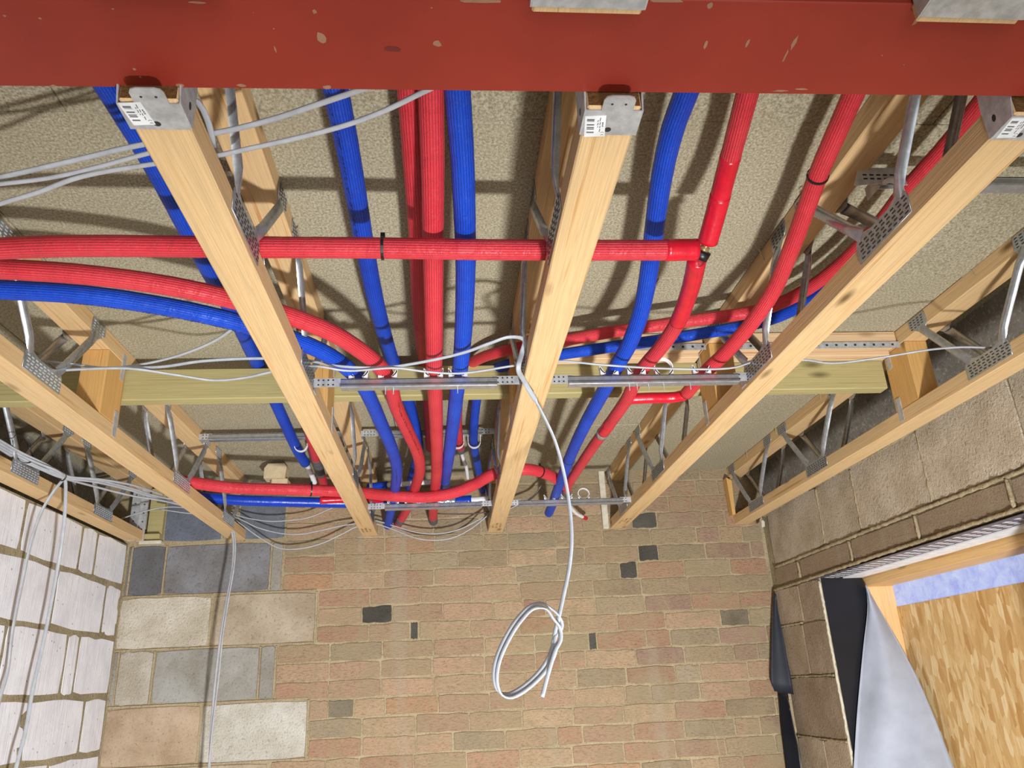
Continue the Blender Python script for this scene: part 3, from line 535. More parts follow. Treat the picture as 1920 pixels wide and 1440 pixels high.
# raised pale pointing between the blocks
pv = []
for z_ in (.462, .2345, .006, -.232): pv.append(box(-1.45, {.462: -.60, .2345: -.60, .006: -.615, -.232: -.615}[z_], YW-.003, YW+.01, z_+1.596, z_+1.604))
for x_, z0, z1 in ((-1.2815, .468, .686), (-.811, .468, .686), (-1.4325, .468, .686), (-.597, .24, .456), (-1.431, .012, .229), (-1.2815, .012, .229), (-.8305, .012, .229), (-.763, .012, .229), (-.612, -.226, 0)): pv.append(box(x_-.004, x_+.004, YW-.003, YW+.01, z0+1.6, z1+1.6))
mesh('pointing', join(*pv), M['mortar'], bw)
sv = []
for a, b in zip(SCRATCH[::2], SCRATCH[1::2]):
    d = .0016; sv.append(([(a[0]-d, YW-.0035, a[2]), (a[0]+d, YW-.0035, a[2]), (b[0]+d, YW-.0035, b[2]), (b[0]-d, YW-.0035, b[2])], [(0, 1, 2, 3)]))
mesh('scratch_line', join(*sv), M['mortar'], bw)
# left wall of aerated blocks
lw = empty('wall_left', (XL, 1.5, 0), 'white aerated block wall with rough mortar joints', 'wall', kind='structure')
mesh('mortar_bed', box(XL-.1, XL-.0022, -2, YW, 0, 2.296), M['mortar_dark'], lw)
mesh('outer_leaf', box(XL-.25, XL-.13, -2, YW+.1, 0, ZD+.02), M['slab'], lw)
def unit_face(seed, wob, mat):
    me = unit_brick(seed, .03, wob, .004); me.materials.append(mat); return me
AC = [unit_face(300+i, .016, M['aircrete']) for i in range(5)]
rows = [(.512, .697, [1.0, 1.9, 2.355, 2.80, 3.25, 3.393, 3.71]), (.291, .502, [1.3, 1.75, 2.2, 2.66, 3.1, 3.546, 3.71]), (.056, .281, [1.45, 1.9, 2.36, 2.812, 3.262, 3.366, 3.71]), (-.16, .046, [1.25, 1.7, 2.14, 2.6, 3.05, 3.495, 3.71]), (-.38, -.17, [1.4, 1.85, 2.3, 2.8, 3.26, 3.71])]
for z0, z1, ys in rows:
    for a, b in zip(ys, ys[1:]):
        inst('aerated_block', random.choice(AC), (XL-random.uniform(0, .002), (a+b)/2, (z0+z1)/2+1.6), lw, (b-a-.020, 1, z1-z0-.010), (0, 0, R(90)))
# right wall
rw = empty('wall_right', (XR, 1.5, 0), 'brown concrete block wall with one course of dark bricks', 'wall', kind='structure')
for b_ in (box(XR+.005, XR+.1, -2, YW, .386+1.6, .735+1.6), box(XR+.005, XR+.1, -2, 1.97, 0, .386+1.6), box(XR+.005, XR+.1, 3.225, YW, 0, .386+1.6)): mesh('mortar_bed', b_, M['mortar_dark'], rw)
mesh('outer_leaf', join(box(XR+.03, XR+.13, -2, YW+.1, 2.29, ZD+.02)), M['slab'], rw)
RB = [unit_face(400+i, .010, M['block_coarse']) for i in range(4)]; RBR = [unit_face(500+i, .02, M['brick']) for i in range(4)]
rblk = [(.492, .738, [3.64, 3.104, 2.80, 2.342, 1.885, 1.44, 1.0], (206, 192, 172)), (.222, .376, [3.70, 3.43, 3.228], (188, 168, 146)), (.004, .213, [3.70, 3.452, 3.228], (180, 160, 138)), (-.24, -.005, [3.70, 3.228], (172, 152, 130)), (-.46, -.25, [3.70, 3.44, 3.228], (184, 166, 144)), (.222, .376, [1.965, 1.52, 1.1], (150, 134, 114)), (.004, .213, [1.965, 1.7, 1.3], (150, 134, 114))]
for z0, z1, ys, c in rblk:
    for a, b in zip(ys, ys[1:]):
        j = random.uniform(.94, 1.06)
        inst('concrete_block', random.choice(RB), (XR+random.uniform(-.002, .001), (a+b)/2, (z0+z1)/2+1.6), rw, (a-b-.008, 1, z1-z0), (0, 0, R(-90)), lin(tuple(q*j for q in c)))
inst('concrete_block', RB[0], (XR+.012, 3.675, .597+1.6), rw, (.06, 1, .205), (0, 0, R(-90)), lin((96, 80, 64)))
for a, b in ((3.66, 3.40), (3.377, 2.918), (2.905, 2.458), (2.446, 1.995), (1.985, 1.54), (1.53, 1.1)):
    inst('brick', random.choice(RBR), (XR+.001, (a+b)/2, .438+1.6), rw, (a-b-.01, 1, .075), (0, 0, R(-90)), lin((158, 136, 120)))
def bead(pts, r, mat, parent, nm='mortar_bead'):
    path = spline(pts, .012); path = [p+Vector((random.uniform(-1, 1)*.0015, random.uniform(-1, 1)*.001, random.uniform(-1, 1)*.0012)) for p in path]
    (vf, uv) = tube(path, circ(r*.8, 8), wob=.4); return mesh(nm, vf, mat, parent, True)
bead([(XR+.001, 3.64, .484+1.6), (XR, 2.8, .486+1.6), (XR, 1.2, .486+1.6)], .009, M['mortar'], rw)
bead([(XR, 3.70, .384+1.6), (XR-.001, 3.3, .386+1.6), (XR, 2.6, .392+1.6), (XR, 1.95, .394+1.6)], .0085, M['mortar'], rw)
bead([(XR, 3.70, .218+1.6), (XR, 3.45, .217+1.6)], .006, M['mortar'], rw); bead([(XR, 3.70, -.0+1.6), (XR, 3.24, -.001+1.6)], .005, M['mortar_dark'], rw); bead([(XR, 3.7, -.245+1.6), (XR, 3.23, -.246+1.6)], .006, M['mortar'], rw)
for y_, z0, z1 in ((3.387, .40, .47), (2.91, .40, .475), (2.452, .40, .475), (1.99, .40, .48)): bead([(XR, y_, z0+1.6), (XR-.001, y_+.002, z1+1.6)], .0075, M['mortar'], rw)
for y_, z0, z1 in ((3.104, .497, .725), (2.80, .497, .725), (2.342, .497, .73)): bead([(XR+.002, y_, z0+1.6), (XR+.001, y_-.004, z1+1.6)], .006, M['mortar'], rw)
bead([(XR+.004, 3.226, z+1.6) for z in (.365, .2, .0, -.2, -.45)], .007, M['plaster'], rw, 'mortar_edge')
bead([(XR+.004, 3.69, .738+1.6), (XR, 3.0, .742+1.6), (XR+.003, 2.6, .736+1.6), (XR, 2.2, .742+1.6), (XR, 1.4, .74+1.6)], .012, M['mortar_dark'], rw)
# opening in the right wall: lintel, frame, pane
li = empty('lintel', (1.6, 2.6, 1.98), 'perforated steel lintel with white insulation over boarded opening', 'lintel')
mesh('steel_toe', join(box(XR-.002, 1.640, 1.93, 3.30, .3765+1.6, .3785+1.6), box(1.634, 1.638, 1.93, 3.30, .3785+1.6, .48+1.6)), M['lintel_steel'], li)
hv = []
for i in range(26):
    y_ = 2.02+i*.047
    for j in range(3): hv.append(box(1.556+j*.026, 1.574+j*.026, y_+j*.012, y_+.016+j*.012, .3755+1.6, .3767+1.6))
mesh('lintel_holes', join(*hv), M['slot_light'], li)
mesh('insulation', box(1.640, 1.722, 1.99, 3.22, .372+1.6, .44+1.6), M['white_board'], li)
win = empty('window_1', (1.8, 2.6, 1.0), 'boarded opening with timber frame and pale blue daylight strip', 'window', kind='structure')
mesh('head_rail', box(1.735, 1.90, 1.97, 3.30, .336+1.6, .392+1.6, .002), M['frame_wood'], win)
mesh('jamb_stud', box(1.728, 1.90, 3.222, 3.29, .0, .336+1.6, .002), M['frame_wood_z'], win)
mesh('pane', box(1.85, 1.856, 1.9, 3.222, .246+1.6, .338+1.6), M['daylight_sheet'], win)
mesh('jamb_stud', box(1.728, 1.90, 1.93, 1.99, .0, .336+1.6, .002), M['frame_wood_z'], win)
ob = mesh('strand_board_sheet', box(1.846, 1.862, 1.99, 3.22, .0, .250+1.6, .001), M['strand_board']); tag(ob, 'golden strand board sheet closing the window opening', 'board')
dj = mesh('jamb_membrane', join(prism([(1.545, .378+1.6), (1.722, .374+1.6), (1.733, .30+1.6), (1.725, .10+1.6), (1.722, -.6+1.6), (1.545, -.6+1.6)], 'y', 3.2195, 3.2225)), M['black_dpm']); tag(dj, 'black plastic damp proof strip lining the window jamb', 'membrane')
# hanging white sheet
def sheet(l, r, nu, sag, thick, folds=0):
    V = []; n = len(l)
    for i in range(n):
        a, b = Vector(l[i]), Vector(r[i])
        for k in range(nu+1):
            t = k/nu; p = a.lerp(b, t)
            bulge = sag*math.sin(math.pi*t)+folds*math.sin(t*9+i*.4)*(i/n)*math.sin(math.pi*t)
            V.append(p+Vector((-bulge*.6, -bulge, 0)))
    Fc = []
    for i in range(n-1):
        for k in range(nu):
            a = i*(nu+1)+k; Fc.append((a, a+1, a+nu+2, a+nu+1))
    m = len(V); V2 = [v+Vector((thick*.6, thick, 0)) for v in V]
    F2 = [tuple(q+m for q in f[::-1]) for f in Fc]; E = []
    def strip(ids):
        for a, b in zip(ids, ids[1:]): E.append((b, a, a+m, b+m))
    strip([k for k in range(nu+1)][::-1]); strip([(n-1)*(nu+1)+k for k in range(nu+1)]); strip([i*(nu+1) for i in range(n)]); strip([i*(nu+1)+nu for i in range(n)][::-1])
    return V+V2, Fc+F2+E
def dense(l, n=22):
    L = spline(l, .01); return [L[int(i*(len(L)-1)/(n-1))] for i in range(n)]
ms = mesh('membrane_sheet', sheet(dense(MEMBRANE['left']), dense(MEMBRANE['right']), 20, .03, .0012, .014), M['sheet_white'], None, True); tag(ms, 'pale grey plastic sheet hanging loose beside the strand board', 'membrane')
d1 = mesh('damp_proof_strip', sheet(dense(DPC['upl'], 12), dense(DPC['upr'], 12), 8, .008, .0012), M['dpm_dusty'], None, True); tag(d1, 'dusty black damp proof strip bulging out at the wall corner', 'membrane')
d2 = mesh('damp_proof_strip', sheet(dense(DPC['lol'], 12), dense(DPC['lor'], 12), 8, .004, .0012), M['black_dpm'], None, True); tag(d2, 'glossy black damp proof strip below the bulging one in the corner', 'membrane')
# ---------------------------------------------------------------- red steel beam
be = empty('steel_beam', (0, .73, 2.325), 'red oxide painted steel beam crossing the top of the view', 'beam'); be.rotation_euler = (0, 0, R(-.55))
def bmesh_local(nm, vf, mat, sm=False):
    o = mesh(nm, vf, mat, None, sm); o.location = Vector(o.location)-Vector(be.location); o.parent = be; return o
bmesh_local('bottom_flange', box(-1.9, 2.0, .655, .805, 2.325, 2.337, .0015), M['red_primer'])
bmesh_local('web', box(-1.9, 2.0, .7265, .7335, 2.337, 2.52), M['red_primer'])
bmesh_local('top_flange', box(-1.9, 2.0, .655, .805, 2.52, 2.532), M['red_primer'])
sl, sd = [], []
for n_, ((x, y), (a, b)) in enumerate(SCUFFS):
    rr = random.Random(n_); k = 9; pts = []
    for i in range(k):
        th = 2*math.pi*i/k; s = rr.uniform(.55, 1.0); pts.append((x+a*.6*s*math.cos(th), y+b*.7*s*math.sin(th)))
    y_hi = .8035; pts = [(p, min(q, y_hi)) for p, q in pts]
    (sd if n_ == 2 else sl).append(prism(pts, 'z', 2.3246, 2.3251))
bmesh_local('paint_scuffs', join(*sl), M['scuff']); bmesh_local('paint_stain', join(*sd), M['scuff_dark'])
# ---------------------------------------------------------------- metal web joists
def web_mesh():
    """V-shaped pressed steel web; local x = outwards, y along the joist, z up from the joist underside"""
    parts = []; th = .0016; H_ = ZD-ZJ
    def plate(poly): parts.append(prism(poly, 'x', 0, th))
    plate([(-.088, .012), (.088, .012), (.088, .05), (.070, .072), (.052, .062), (.03, .056), (-.03, .056), (-.052, .062), (-.070, .072), (-.088, .05)])
    for s in (-1, 1):
        p = [(s*.275, H_-.006), (s*.195, H_-.006), (s*.190, H_-.040), (s*.205, H_-.060), (s*.232, H_-.058), (s*.26, H_-.04), (s*.275, H_-.03)]
        plate(p if s < 0 else p[::-1])
        a, b = Vector((0, s*.062, .058)), Vector((0, s*.224, H_-.048)); n = 12; rows = []
        d = (b-a).normalized(); q = Vector((0, -d.z, d.y)); V = []; Fc = []
        for i in range(n+1):
            t = i/n; c = a.lerp(b, t); e = min(1, min(t, 1-t)/.14); hgt = .0015+.0105*e; w = .0155-.003*e
            for k in range(7):
                th_ = math.pi*k/6; V.append(c+q*(w*math.cos(th_))+Vector((.0005+hgt*math.sin(th_), 0, 0)))
        for i in range(n):
            for k in range(6): Fc.append((i*7+k, i*7+k+1, (i+1)*7+k+1, (i+1)*7+k))
        parts.append((V, Fc))
    V, Fc = join(*parts); me = bpy.data.meshes.new('web'); me.from_pydata(V, [], Fc); me.update()
    for p in me.polygons: p.use_smooth = len(p.vertices) == 4 and p.area < .0006
    return me
WEB = web_mesh(); WEB.materials.append(M['zinc_leg'])
def slot_mesh(mat, nm):
    P_ = []
    for r in range(5):
        for c in range(9):
            y = -.076+c*.0185+(r % 2)*.004
            P_.append(box(.0012, .0022, y, y+.010, .0165+r*.0075, .0190+r*.0075))
    for s in (-1, 1):
        for r in range(4):
            for c in range(4): y = s*.235-.034+c*.018; P_.append(box(.0012, .0022, y, y+.009, ZD-ZJ-.038+r*.008, ZD-ZJ-.0355+r*.008))
    V, Fc = join(*P_); me = bpy.data.meshes.new(nm); me.from_pydata(V, [], Fc); me.update(); me.materials.append(mat); return me
SLOTD = slot_mesh(M['slot_dark'], 'nail_slots'); SLOT_LIT = slot_mesh(M['slot_light'], 'nail_slots')  # pale copy paints in the light caught by slots on the leftmost joists
def ink_marks(x0, y0, seed, w=.05, l=.11, z=ZJ-.0004):
    rr = random.Random(seed); P_ = []
    for r in range(3):
        for c in range(7):
            if rr.random() < .8:
                x = x0+r*w/3; y = y0+c*l/7; P_.append(box(x, x+w/3*rr.uniform(.35, .7), y, y+l/7*rr.uniform(.25, .7), z-.0002, z))
    return join(*P_)
def joist(x0, label, webs, y0=Y0, y1=YW+.06, blk=True, slots='d', stamp=None, near_end=False):
    x1 = x0+.072; j = empty('metal_web_joist', (x0+.036, y0, ZJ), label, 'joist', 'timber joists with steel webs')
    bc = mesh('bottom_chord', box(x0, x1, y0, y1, ZJ, ZJ+.047, .0025), M['joist_wood'], j)
    mesh('top_chord', box(x0, x1, y0, y1, ZD-.047, ZD, .002), M['joist_wood'], j)
    for yb in webs:
        for s in (-1, 1):
            w = inst('web', WEB, (x1+.0004 if s > 0 else x0-.0004, yb, ZJ), j, None, (0, 0, 0 if s > 0 else math.pi))
            sl_ = bpy.data.objects.new('nail_slots', SLOTD if slots == 'd' else SLOT_LIT); COL.objects.link(sl_); sl_.parent = w; sl_['kind'] = 'stuff'
    if blk:
        bl = mesh('vertical_block', box(x0+.001, x1-.001, 2.075, 2.20, ZJ+.047, ZD-.047, .002), M['block_wood'], j)
        for s in (-1, 1):
            xx = x1 if s > 0 else x0
            for z0, z1 in ((ZJ+.012, ZJ+.085), (ZD-.10, ZD-.02)): mesh('nail_strip', box(xx-.001, xx+.0015, 2.165, 2.188, z0, z1), M['galvanised'], bl)
    if near_end: mesh('end_grain', box(x0+.002, x1-.002, y0-.0006, y0+.0004, ZJ+.003, ZJ+.044), M['end_grain'], bc)
    if stamp: mesh('grade_stamp', ink_marks(x0+.012, stamp, int(stamp*100)), M['stamp_ink'], bc)
    return j
WV = [1.145, 1.757, 2.775, 3.405]
joist(-1.450, 'metal web joist lying along the top of the white block wall', [1.36, 1.98, 2.60, 3.22], blk=False, slots='l')
joist(-1.0067, 'metal web joist second from the white block wall, with cables at its end', WV, slots='l')
joist(-.400, 'metal web joist in its hanger left of the red and blue pipes', WV, stamp=3.52, near_end=True)
joist(.1898, 'metal web joist in the middle, holding the dangling cable coil', WV, stamp=3.50, near_end=True)
joist(.7824, 'metal web joist right of the taped red pipe joint, brown sided', WV, stamp=3.48, near_end=True)
joist(1.3955, 'metal web joist running along the brown block wall on the right', WV)
# ---------------------------------------------------------------- joist hangers
def arc_marks(cx, cy, r, a0, a1, w, z, n=8):
    V = []; Fc = []
    for i in range(n+1):
        a = a0+(a1-a0)*i/n
        for rr in (r-w/2, r+w/2): V.append((cx+rr*math.cos(a), cy+rr*math.sin(a), z))
    for i in range(n): Fc.append((2*i, 2*i+1, 2*i+3, 2*i+2))
    return V, Fc
def hanger(x0, label, skew=0, near=False):
    x1 = x0+(.124 if near else .072); h = empty('joist_hanger', (x0+.036, .83, ZJ), label, 'hanger', 'galvanised joist hangers on the red beam'); t = .0022; zb = ZJ-t
    if near:
        ya, yb_ = .646, .585
        pl = [(x0-.001, yb_), (x1+.001, yb_), (x1+.001, ya), (x0-.001, ya-.001)]
        mesh('seat_plate', prism(pl, 'z', zb-.0005, ZJ-.0003), M['galvanised'], h)
        for s in (0, 1): mesh('side_plate', box((x0-.003, x1+.001)[s], (x0-.001, x1+.003)[s], yb_, ya, zb, ZJ+.20), M['galvanised'], h)
        return h
    cx = x0+.040; pl = [(x0-.001, .857), (x0-.001, .809), (cx-.021, .809), (cx-.021, .796)]
    pl += [(cx-.021+.010*(1-math.cos(a)), .790+.0-.0+(-.008)*math.sin(a)) for a in (0, .8, 1.57)]
    pl += [(cx+.021-.010*(1-math.cos(a)), .790-.008*math.sin(a)) for a in (1.57, .8, 0)]
    pl += [(cx+.021, .796), (cx+.021, .809), (x1+.001, .809), (x1+.001, .857)]
    sp = mesh('seat_plate', prism(pl, 'z', zb, ZJ-.0003), M['galvanised'], h)
    def disc(x, y, r, n=10): return prism([(x+r*math.cos(2*math.pi*i/n), y+r*math.sin(2*math.pi*i/n)) for i in range(n)], 'z', zb-.0003, zb+.0003)
    mesh('nail_hole', disc(x0+.034, .846, .0048), M['slot_dark'], sp)
    for d in (-.009, .009): mesh('nail_hole', disc(cx+d, .797, .0017), M['slot_dark'], sp)
    for s in (0, 1):
        sd_ = mesh('side_plate', prism([(.857, zb), (.809, zb), (.800, ZJ+.03), (.800, ZJ+.235), (.838, ZJ+.235), (.857, ZJ+.05)], 'x', (x0-.0032, x1+.001)[s], (x0-.001, x1+.0032)[s]), M['galvanised'], h)
        yy = .838; ax = (x0-.0034, x1+.003)[s]
        mesh('nail_hole', prism([(yy+.004*math.cos(2*math.pi*i/8), ZJ+.02+.006*math.sin(2*math.pi*i/8)) for i in range(8)], 'x', ax, ax+.0006), M['slot_dark'], sd_)
    # price label: white sticker with bars, grey print and the CE mark
    sx, sy = x0+.001, .819+skew; st = mesh('sticker', prism([(sx-.002, sy+.001), (sx+.026, sy-.001), (sx+.031, sy+.04), (sx+.003, sy+.042)], 'z', zb-.0006, zb-.0001), M['sticker'], h)
    zi = zb-.0008; bars = []
    for i, (a, b) in enumerate(((.006, .0095), (.0105, .0112), (.016, .0185), (.0215, .0235), (.0245, .0265), (.031, .0335))):
        k = a/.042*.005; bars.append(box(sx+.001+k, sx+.011+k, sy+a, sy+b, zi, zi+.0002))
    mesh('barcode', join(*bars), M['ink_grey'], st)
    pr = []
    for xo, segs in ((.0185, ((.003, .010), (.012, .017), (.019, .023), (.025, .031))), (.0155, ((.008, .011), (.013, .018), (.020, .022)))):
        for a, b in segs: k = a/.042*.005; pr.append(box(sx+xo+k, sx+xo+k+.0011, sy+a, sy+b, zi, zi+.0002))
    for a, b in ((.012, .0145), (.0155, .0175), (.0185, .0205)): k = a/.042*.005; pr.append(box(sx+.0215+k, sx+.0235+k, sy+a, sy+b, zi, zi+.0002))
    mesh('printed_lines', join(*pr), M['ink_grey'], st)
    ce = [arc_marks(sx+.0265, sy+.0335, .0022, R(190), R(350), .0006, zi), arc_marks(sx+.027, sy+.0385, .0022, R(190), R(350), .0006, zi), box(sx+.0267, sx+.0273, sy+.0362, sy+.0378, zi, zi+.0002)]
    mesh('ce_mark', join(*ce), M['ink'], st)
    return h
hanger(-.400, 'joist hanger with white bar code sticker at the top left', -.012); hanger(.1898, 'joist hanger with white sticker on the middle joist end', .0); hanger(.7824, 'joist hanger with white sticker at the right picture edge', -.008)
for x0, lab in ((.102, 'nearer joist stub with splintered end, top centre above the red beam'), (.552, 'nearer joist stub with splintered end at the top right corner'), (-.362, 'nearer joist stub peeping over the beam at top left')):
    j = empty('joist_end', (x0+.036, .4, ZJ), lab, 'joist', 'joists on the near side of the beam')
    mesh('bottom_chord', box(x0, x0+.124, -.4, .656 if x0 > 0 else .648, ZJ, ZJ+.047, .002), M['joist_wood'], j); mesh('top_chord', box(x0, x0+.124, -.4, .650, ZD-.047, ZD, .002), M['joist_wood'], j)
    for y_ in (.1, -.3): 
        for s in (-1, 1): inst('web', WEB, (x0+.1244 if s > 0 else x0-.0004, y_, ZJ), j, None, (0, 0, 0 if s > 0 else math.pi))
    hanger(x0, 'galvanised hanger under the ' + lab.replace('nearer ', ''), near=True)
# ---------------------------------------------------------------- strongback, noggins, straps
sb = mesh('strongback_timber', box(-1.37, 1.392, 2.203, 2.25, .833+1.6, .930+1.6, .003), M['treated']); tag(sb, 'greenish treated timber running across through all the joists', 'timber')
for x0, x1, lab in ((.266, .778, 'pinkish timber noggin under the deck behind the crossing red and blue pipes'), (.859, 1.392, 'pinkish knotty timber noggin between the two right hand joists')):
    ng = mesh('timber_noggin', box(x0, x1, 2.105, 2.15, .938+1.6, ZD-.001, .002), M['pink_wood']); tag(ng, lab, 'timber')
    ng2 = mesh('timber_batten', box(x0, x1, 2.155, 2.198, .925+1.6, .96+1.6, .002), M['pink_wood']); tag(ng2, lab.replace('noggin', 'batten').replace('under', 'close under') + ', behind strap', 'timber')
st = empty('restraint_strap', (.95, 2.12, 2.52), 'galvanised perforated strap fixed along the pinkish timbers', 'strap')
mesh('strap', box(.45, 1.42, 2.1015, 2.104, .928+1.6, .948+1.6), M['galvanised'], st)
mesh('strap_holes', join(*[box(.47+i*.03, .477+i*.03, 2.1008, 2.1018, .935+1.6, .941+1.6) for i in range(31)]), M['slot_dark'], st)
# back left corner pieces
ab = empty('angle_bracket', (-1.41, 3.66, 2.30), 'perforated galvanised angle bracket in the back left corner', 'bracket')
mesh('bracket_leg', box(-1.436, -1.405, 3.640, 3.643, .70+1.6, .94+1.6), M['galvanised'], ab); mesh('bracket_leg', box(-1.405, -1.402, 3.640, 3.69, .70+1.6, .94+1.6), M['galvanised'], ab)
mesh('bracket_flange', box(-1.402, -1.372, 3.66, 3.663, .70+1.6, .94+1.6), M['galvanised'], ab)
mesh('bracket_holes', join(*[prism([(x+.0035*math.cos(i*.785), z+.0035*math.sin(i*.785)) for i in range(8)], 'y', y-.0006, y) for x, y in ((-1.42, 3.6402), (-1.387, 3.6602)) for z in (2.32, 2.355, 2.39, 2.43, 2.47, 2.51)]), M['slot_dark'], ab)
tb = empty('timber_packer', (-1.34, 3.68, 2.30), 'yellow timber packer beside the corner bracket', 'timber')
mesh('packer', box(-1.372, -1.305, 3.685, 3.74, .735+1.6, .95+1.6, .002), M['treated'], tb); mesh('packer_ledge', box(-1.372, -1.305, 3.66, 3.74, .712+1.6, .735+1.6, .002), M['treated'], tb)
ms_ = mesh('mortar_sliver', box(-1.40, -1.30, 3.675, 3.72, .692+1.6, .708+1.6, .003), M['plaster']); tag(ms_, 'grey mortar sliver below the yellow packer', 'mortar')
tw = mesh('timber_wedge', prism([(1.372, .72+1.6), (1.392, .72+1.6), (1.398, .93+1.6), (1.366, .95+1.6)], 'y', 3.66, 3.705), M['block_wood']); tw.scale = (.8, 1, .8); tag(tw, 'thin timber wedge at the end of the right wall joist', 'timber')
ps = mesh('plaster_strip', box(.742, .772, 3.69, 3.712, .70+1.6, .985+1.6, .003), M['plaster']); tag(ps, 'pale vertical mortar strip beside the brown sided joist end', 'mortar')
bf = empty('foam_offcut', (-.72, 3.36, 2.50), 'beige notched foam offcut stuck under the deck at the back', 'foam')
mesh('foam_body', prism([(-.79, .90), (-.70, .90), (-.695, .95), (-.705, .965), (-.775, .965), (-.79, .945)], 'y', 3.36, 3.43), M['beige_foam'], bf); bf.children[0].location.z += 1.6
mesh('foam_tongue', box(-.76, -.69, 3.37, 3.45, .872+1.6, .902+1.6, .004), M['beige_foam'], bf)
nl = mesh('mortar_lump', prism([(1.485, .665), (1.50, .668), (1.503, .69), (1.497, .70), (1.487, .695)], 'y', 3.60, 3.64), M['plaster']); nl.location.z += 1.6; tag(nl, 'pale mortar lump hanging below the right joist end', 'mortar')
# ---------------------------------------------------------------- pipe rails with clips
def clip_parts(h, x, y, zr, zc, r=.0225, down=False, width=.014, full=True):
    """white spring clip: open ring around the pipe with two flared feet on the rail"""
    s = -1 if down else 1; V = []; Fc = []; n = 22; a0, a1 = R(-62), R(242)
    if down: a0, a1 = R(-180+0), R(0)
    def band(a0, a1, n):
        V = []; Fc = []
        for i in range(n+1):
            a = a0+(a1-a0)*i/n
            for rr in (r, r+.0028):
                for yy in (-width/2, width/2): V.append((x+rr*math.cos(a), y+yy, zc+rr*math.sin(a)))
        for i in range(n):
            b = i*4
            for p, q in ((0, 1), (1, 3), (3, 2), (2, 0)): Fc.append((b+p, b+q, b+4+q, b+4+p))
        return V, Fc+[(0, 2, 3, 1), (n*4, n*4+1, n*4+3, n*4+2)]
    P_ = [band(a0, a1, n)] if full or down else [band(a0, R(-5), 8), band(R(185), a1, 8)]
    for s2 in (-1, 1):
        if down: P_.append(box(x+s2*(r+.0014)-.0014, x+s2*(r+.0014)+.0014, y-width/2, y+width/2, zc-.002, zr))
        else: 
            pl = [(x+s2*.0095, zc-.0215), (x+s2*.024, zr), (x+s2*.0235, zc-.006), (x+s2*.0215, zc-.003), (x+s2*.015, zc-.014)]
            P_.append(prism(pl if s2 > 0 else pl[::-1], 'y', y-width/2, y+width/2))
    return mesh('pipe_clip', join(*P_), M['white_plastic'], h, False)
def rail(name_label, xa, xb, jl, jr, y, z, clips, zc, plates=True, pins=(), down=False):
    h = empty('pipe_rail', ((xa+xb)/2, y, z), name_label, 'pipe rail', 'pipe clip rails between the joists')
    mesh('channel', join(box(xa, xb, y-.010, y-.0085, z-.011, z+.011), box(xa, xb, y-.010, y+.012, z-.0125, z-.011), box(xa, xb, y-.010, y+.012, z+.009, z+.0105), box(xa, xb, y-.016, y-.0085, z-.0135, z-.0075, .001)), M['bright_rail'], h)
    for a, b in ((jl, xa+.012), (xb-.012, jr)):
        p = mesh('end_plate', join(box(a, b, y-.0085, y-.007, z-.009, z+.014)), M['galvanised'], h)
        hv = [box(min(a, b)+.012+i*.012, min(a, b)+.016+i*.012, y-.0092, y-.0084, z+.001+zz, z+.0045+zz) for i in range(max(1, int(abs(b-a)/.014)-1)) for zz in (-.006, .006)]
        mesh('plate_holes', join(*hv), M['slot_dark'], p)
    for xj, s in ((jl, 1), (jr, -1)): mesh('end_bracket', box(min(xj, xj+s*.0015), max(xj, xj+s*.0015), y-.008, y+.04, z-.012, z+.016), M['galvanised'], h)
    for x, zq in clips: clip_parts(h, x, y, z-.012 if down else z+.010, zq, down=down, full=zq < 2.3665)
    for x in pins: mesh('pin', box(x-.001, x+.001, y-.001, y+.001, z-.028, z-.012), M['galvanised'], h)
    return h
e = CLIPS['ext']
rail('pipe rail carrying four clipped pipes between the left and middle joists', e[0], e[1], -.328, .1898, 1.84, 2.328, [(x, 2.368) for x in CLIPS['rail1']], 0, pins=(-.15, -.13, .03))
rail('pipe rail with one empty white clip between the middle and right joists', e[2], e[3], .2618, .7824, 1.84, 2.328, [(x, 2.368 if i != 2 else 2.362) for i, x in enumerate(CLIPS['rail2'])], 0, pins=(.47, .49, .52, .56, .63))
rail('pipe rail near the brick wall carrying three pipe ends', e[4], e[5], -.328, .1898, 3.25, 2.333, [(x, 2.3675) for x in CLIPS['rail3']], 0)
rail('pipe rail near the brick wall with an empty white clip on its right', e[6], e[7], .2618, .7824, 3.25, 2.333, [(x, 2.368 if i != 2 else 2.366) for i, x in enumerate(CLIPS['rail4'])], 0)
rail('high pipe rail under the deck at the back, left of the stickered joist', -.90, -.44, -.9347, -.400, 2.92, 2.545, [(CLIPS['back'][0], 2.507), (CLIPS['back'][1], 2.507)], 0, down=True)
rail('high pipe rail under the deck at the back, behind the central pipes', -.26, .14, -.328, .1898, 2.92, 2.545, [(CLIPS['back'][2], 2.506), (CLIPS['back'][3], 2.506)], 0, down=True)
rb_ = rail('high pipe rail passing through the brown sided joist at upper right', .92, 1.36, .8544, 1.3955, 1.235, 2.50, [], 0)
lb = empty('bracket_arm', (.86, 1.235, 2.50), 'perforated bracket with a white clip arm inside the brown sided joist', 'bracket')
mesh('arm_plate', prism([(.80, 2.486), (.905, 2.496), (.91, 2.522), (.815, 2.522)], 'y', 1.222, 1.224), M['galvanised'], lb); mesh('arm_back', box(.856, .93, 1.245, 1.247, 2.495, 2.545), M['galvanised'], lb)
mesh('arm_holes', join(*[box(.822+i*.014, .830+i*.014, 1.2212, 1.2222, 2.500+zz, 2.503+zz) for i in range(6) for zz in (0, .009)]), M['slot_dark'], lb)
vf, uv = tube(spline(CLIP_ARM, .004), oval(.005, .006, 12), Vector((0, 0, 1)))
mesh('clip_arm', vf, M['white_plastic'], lb, True)
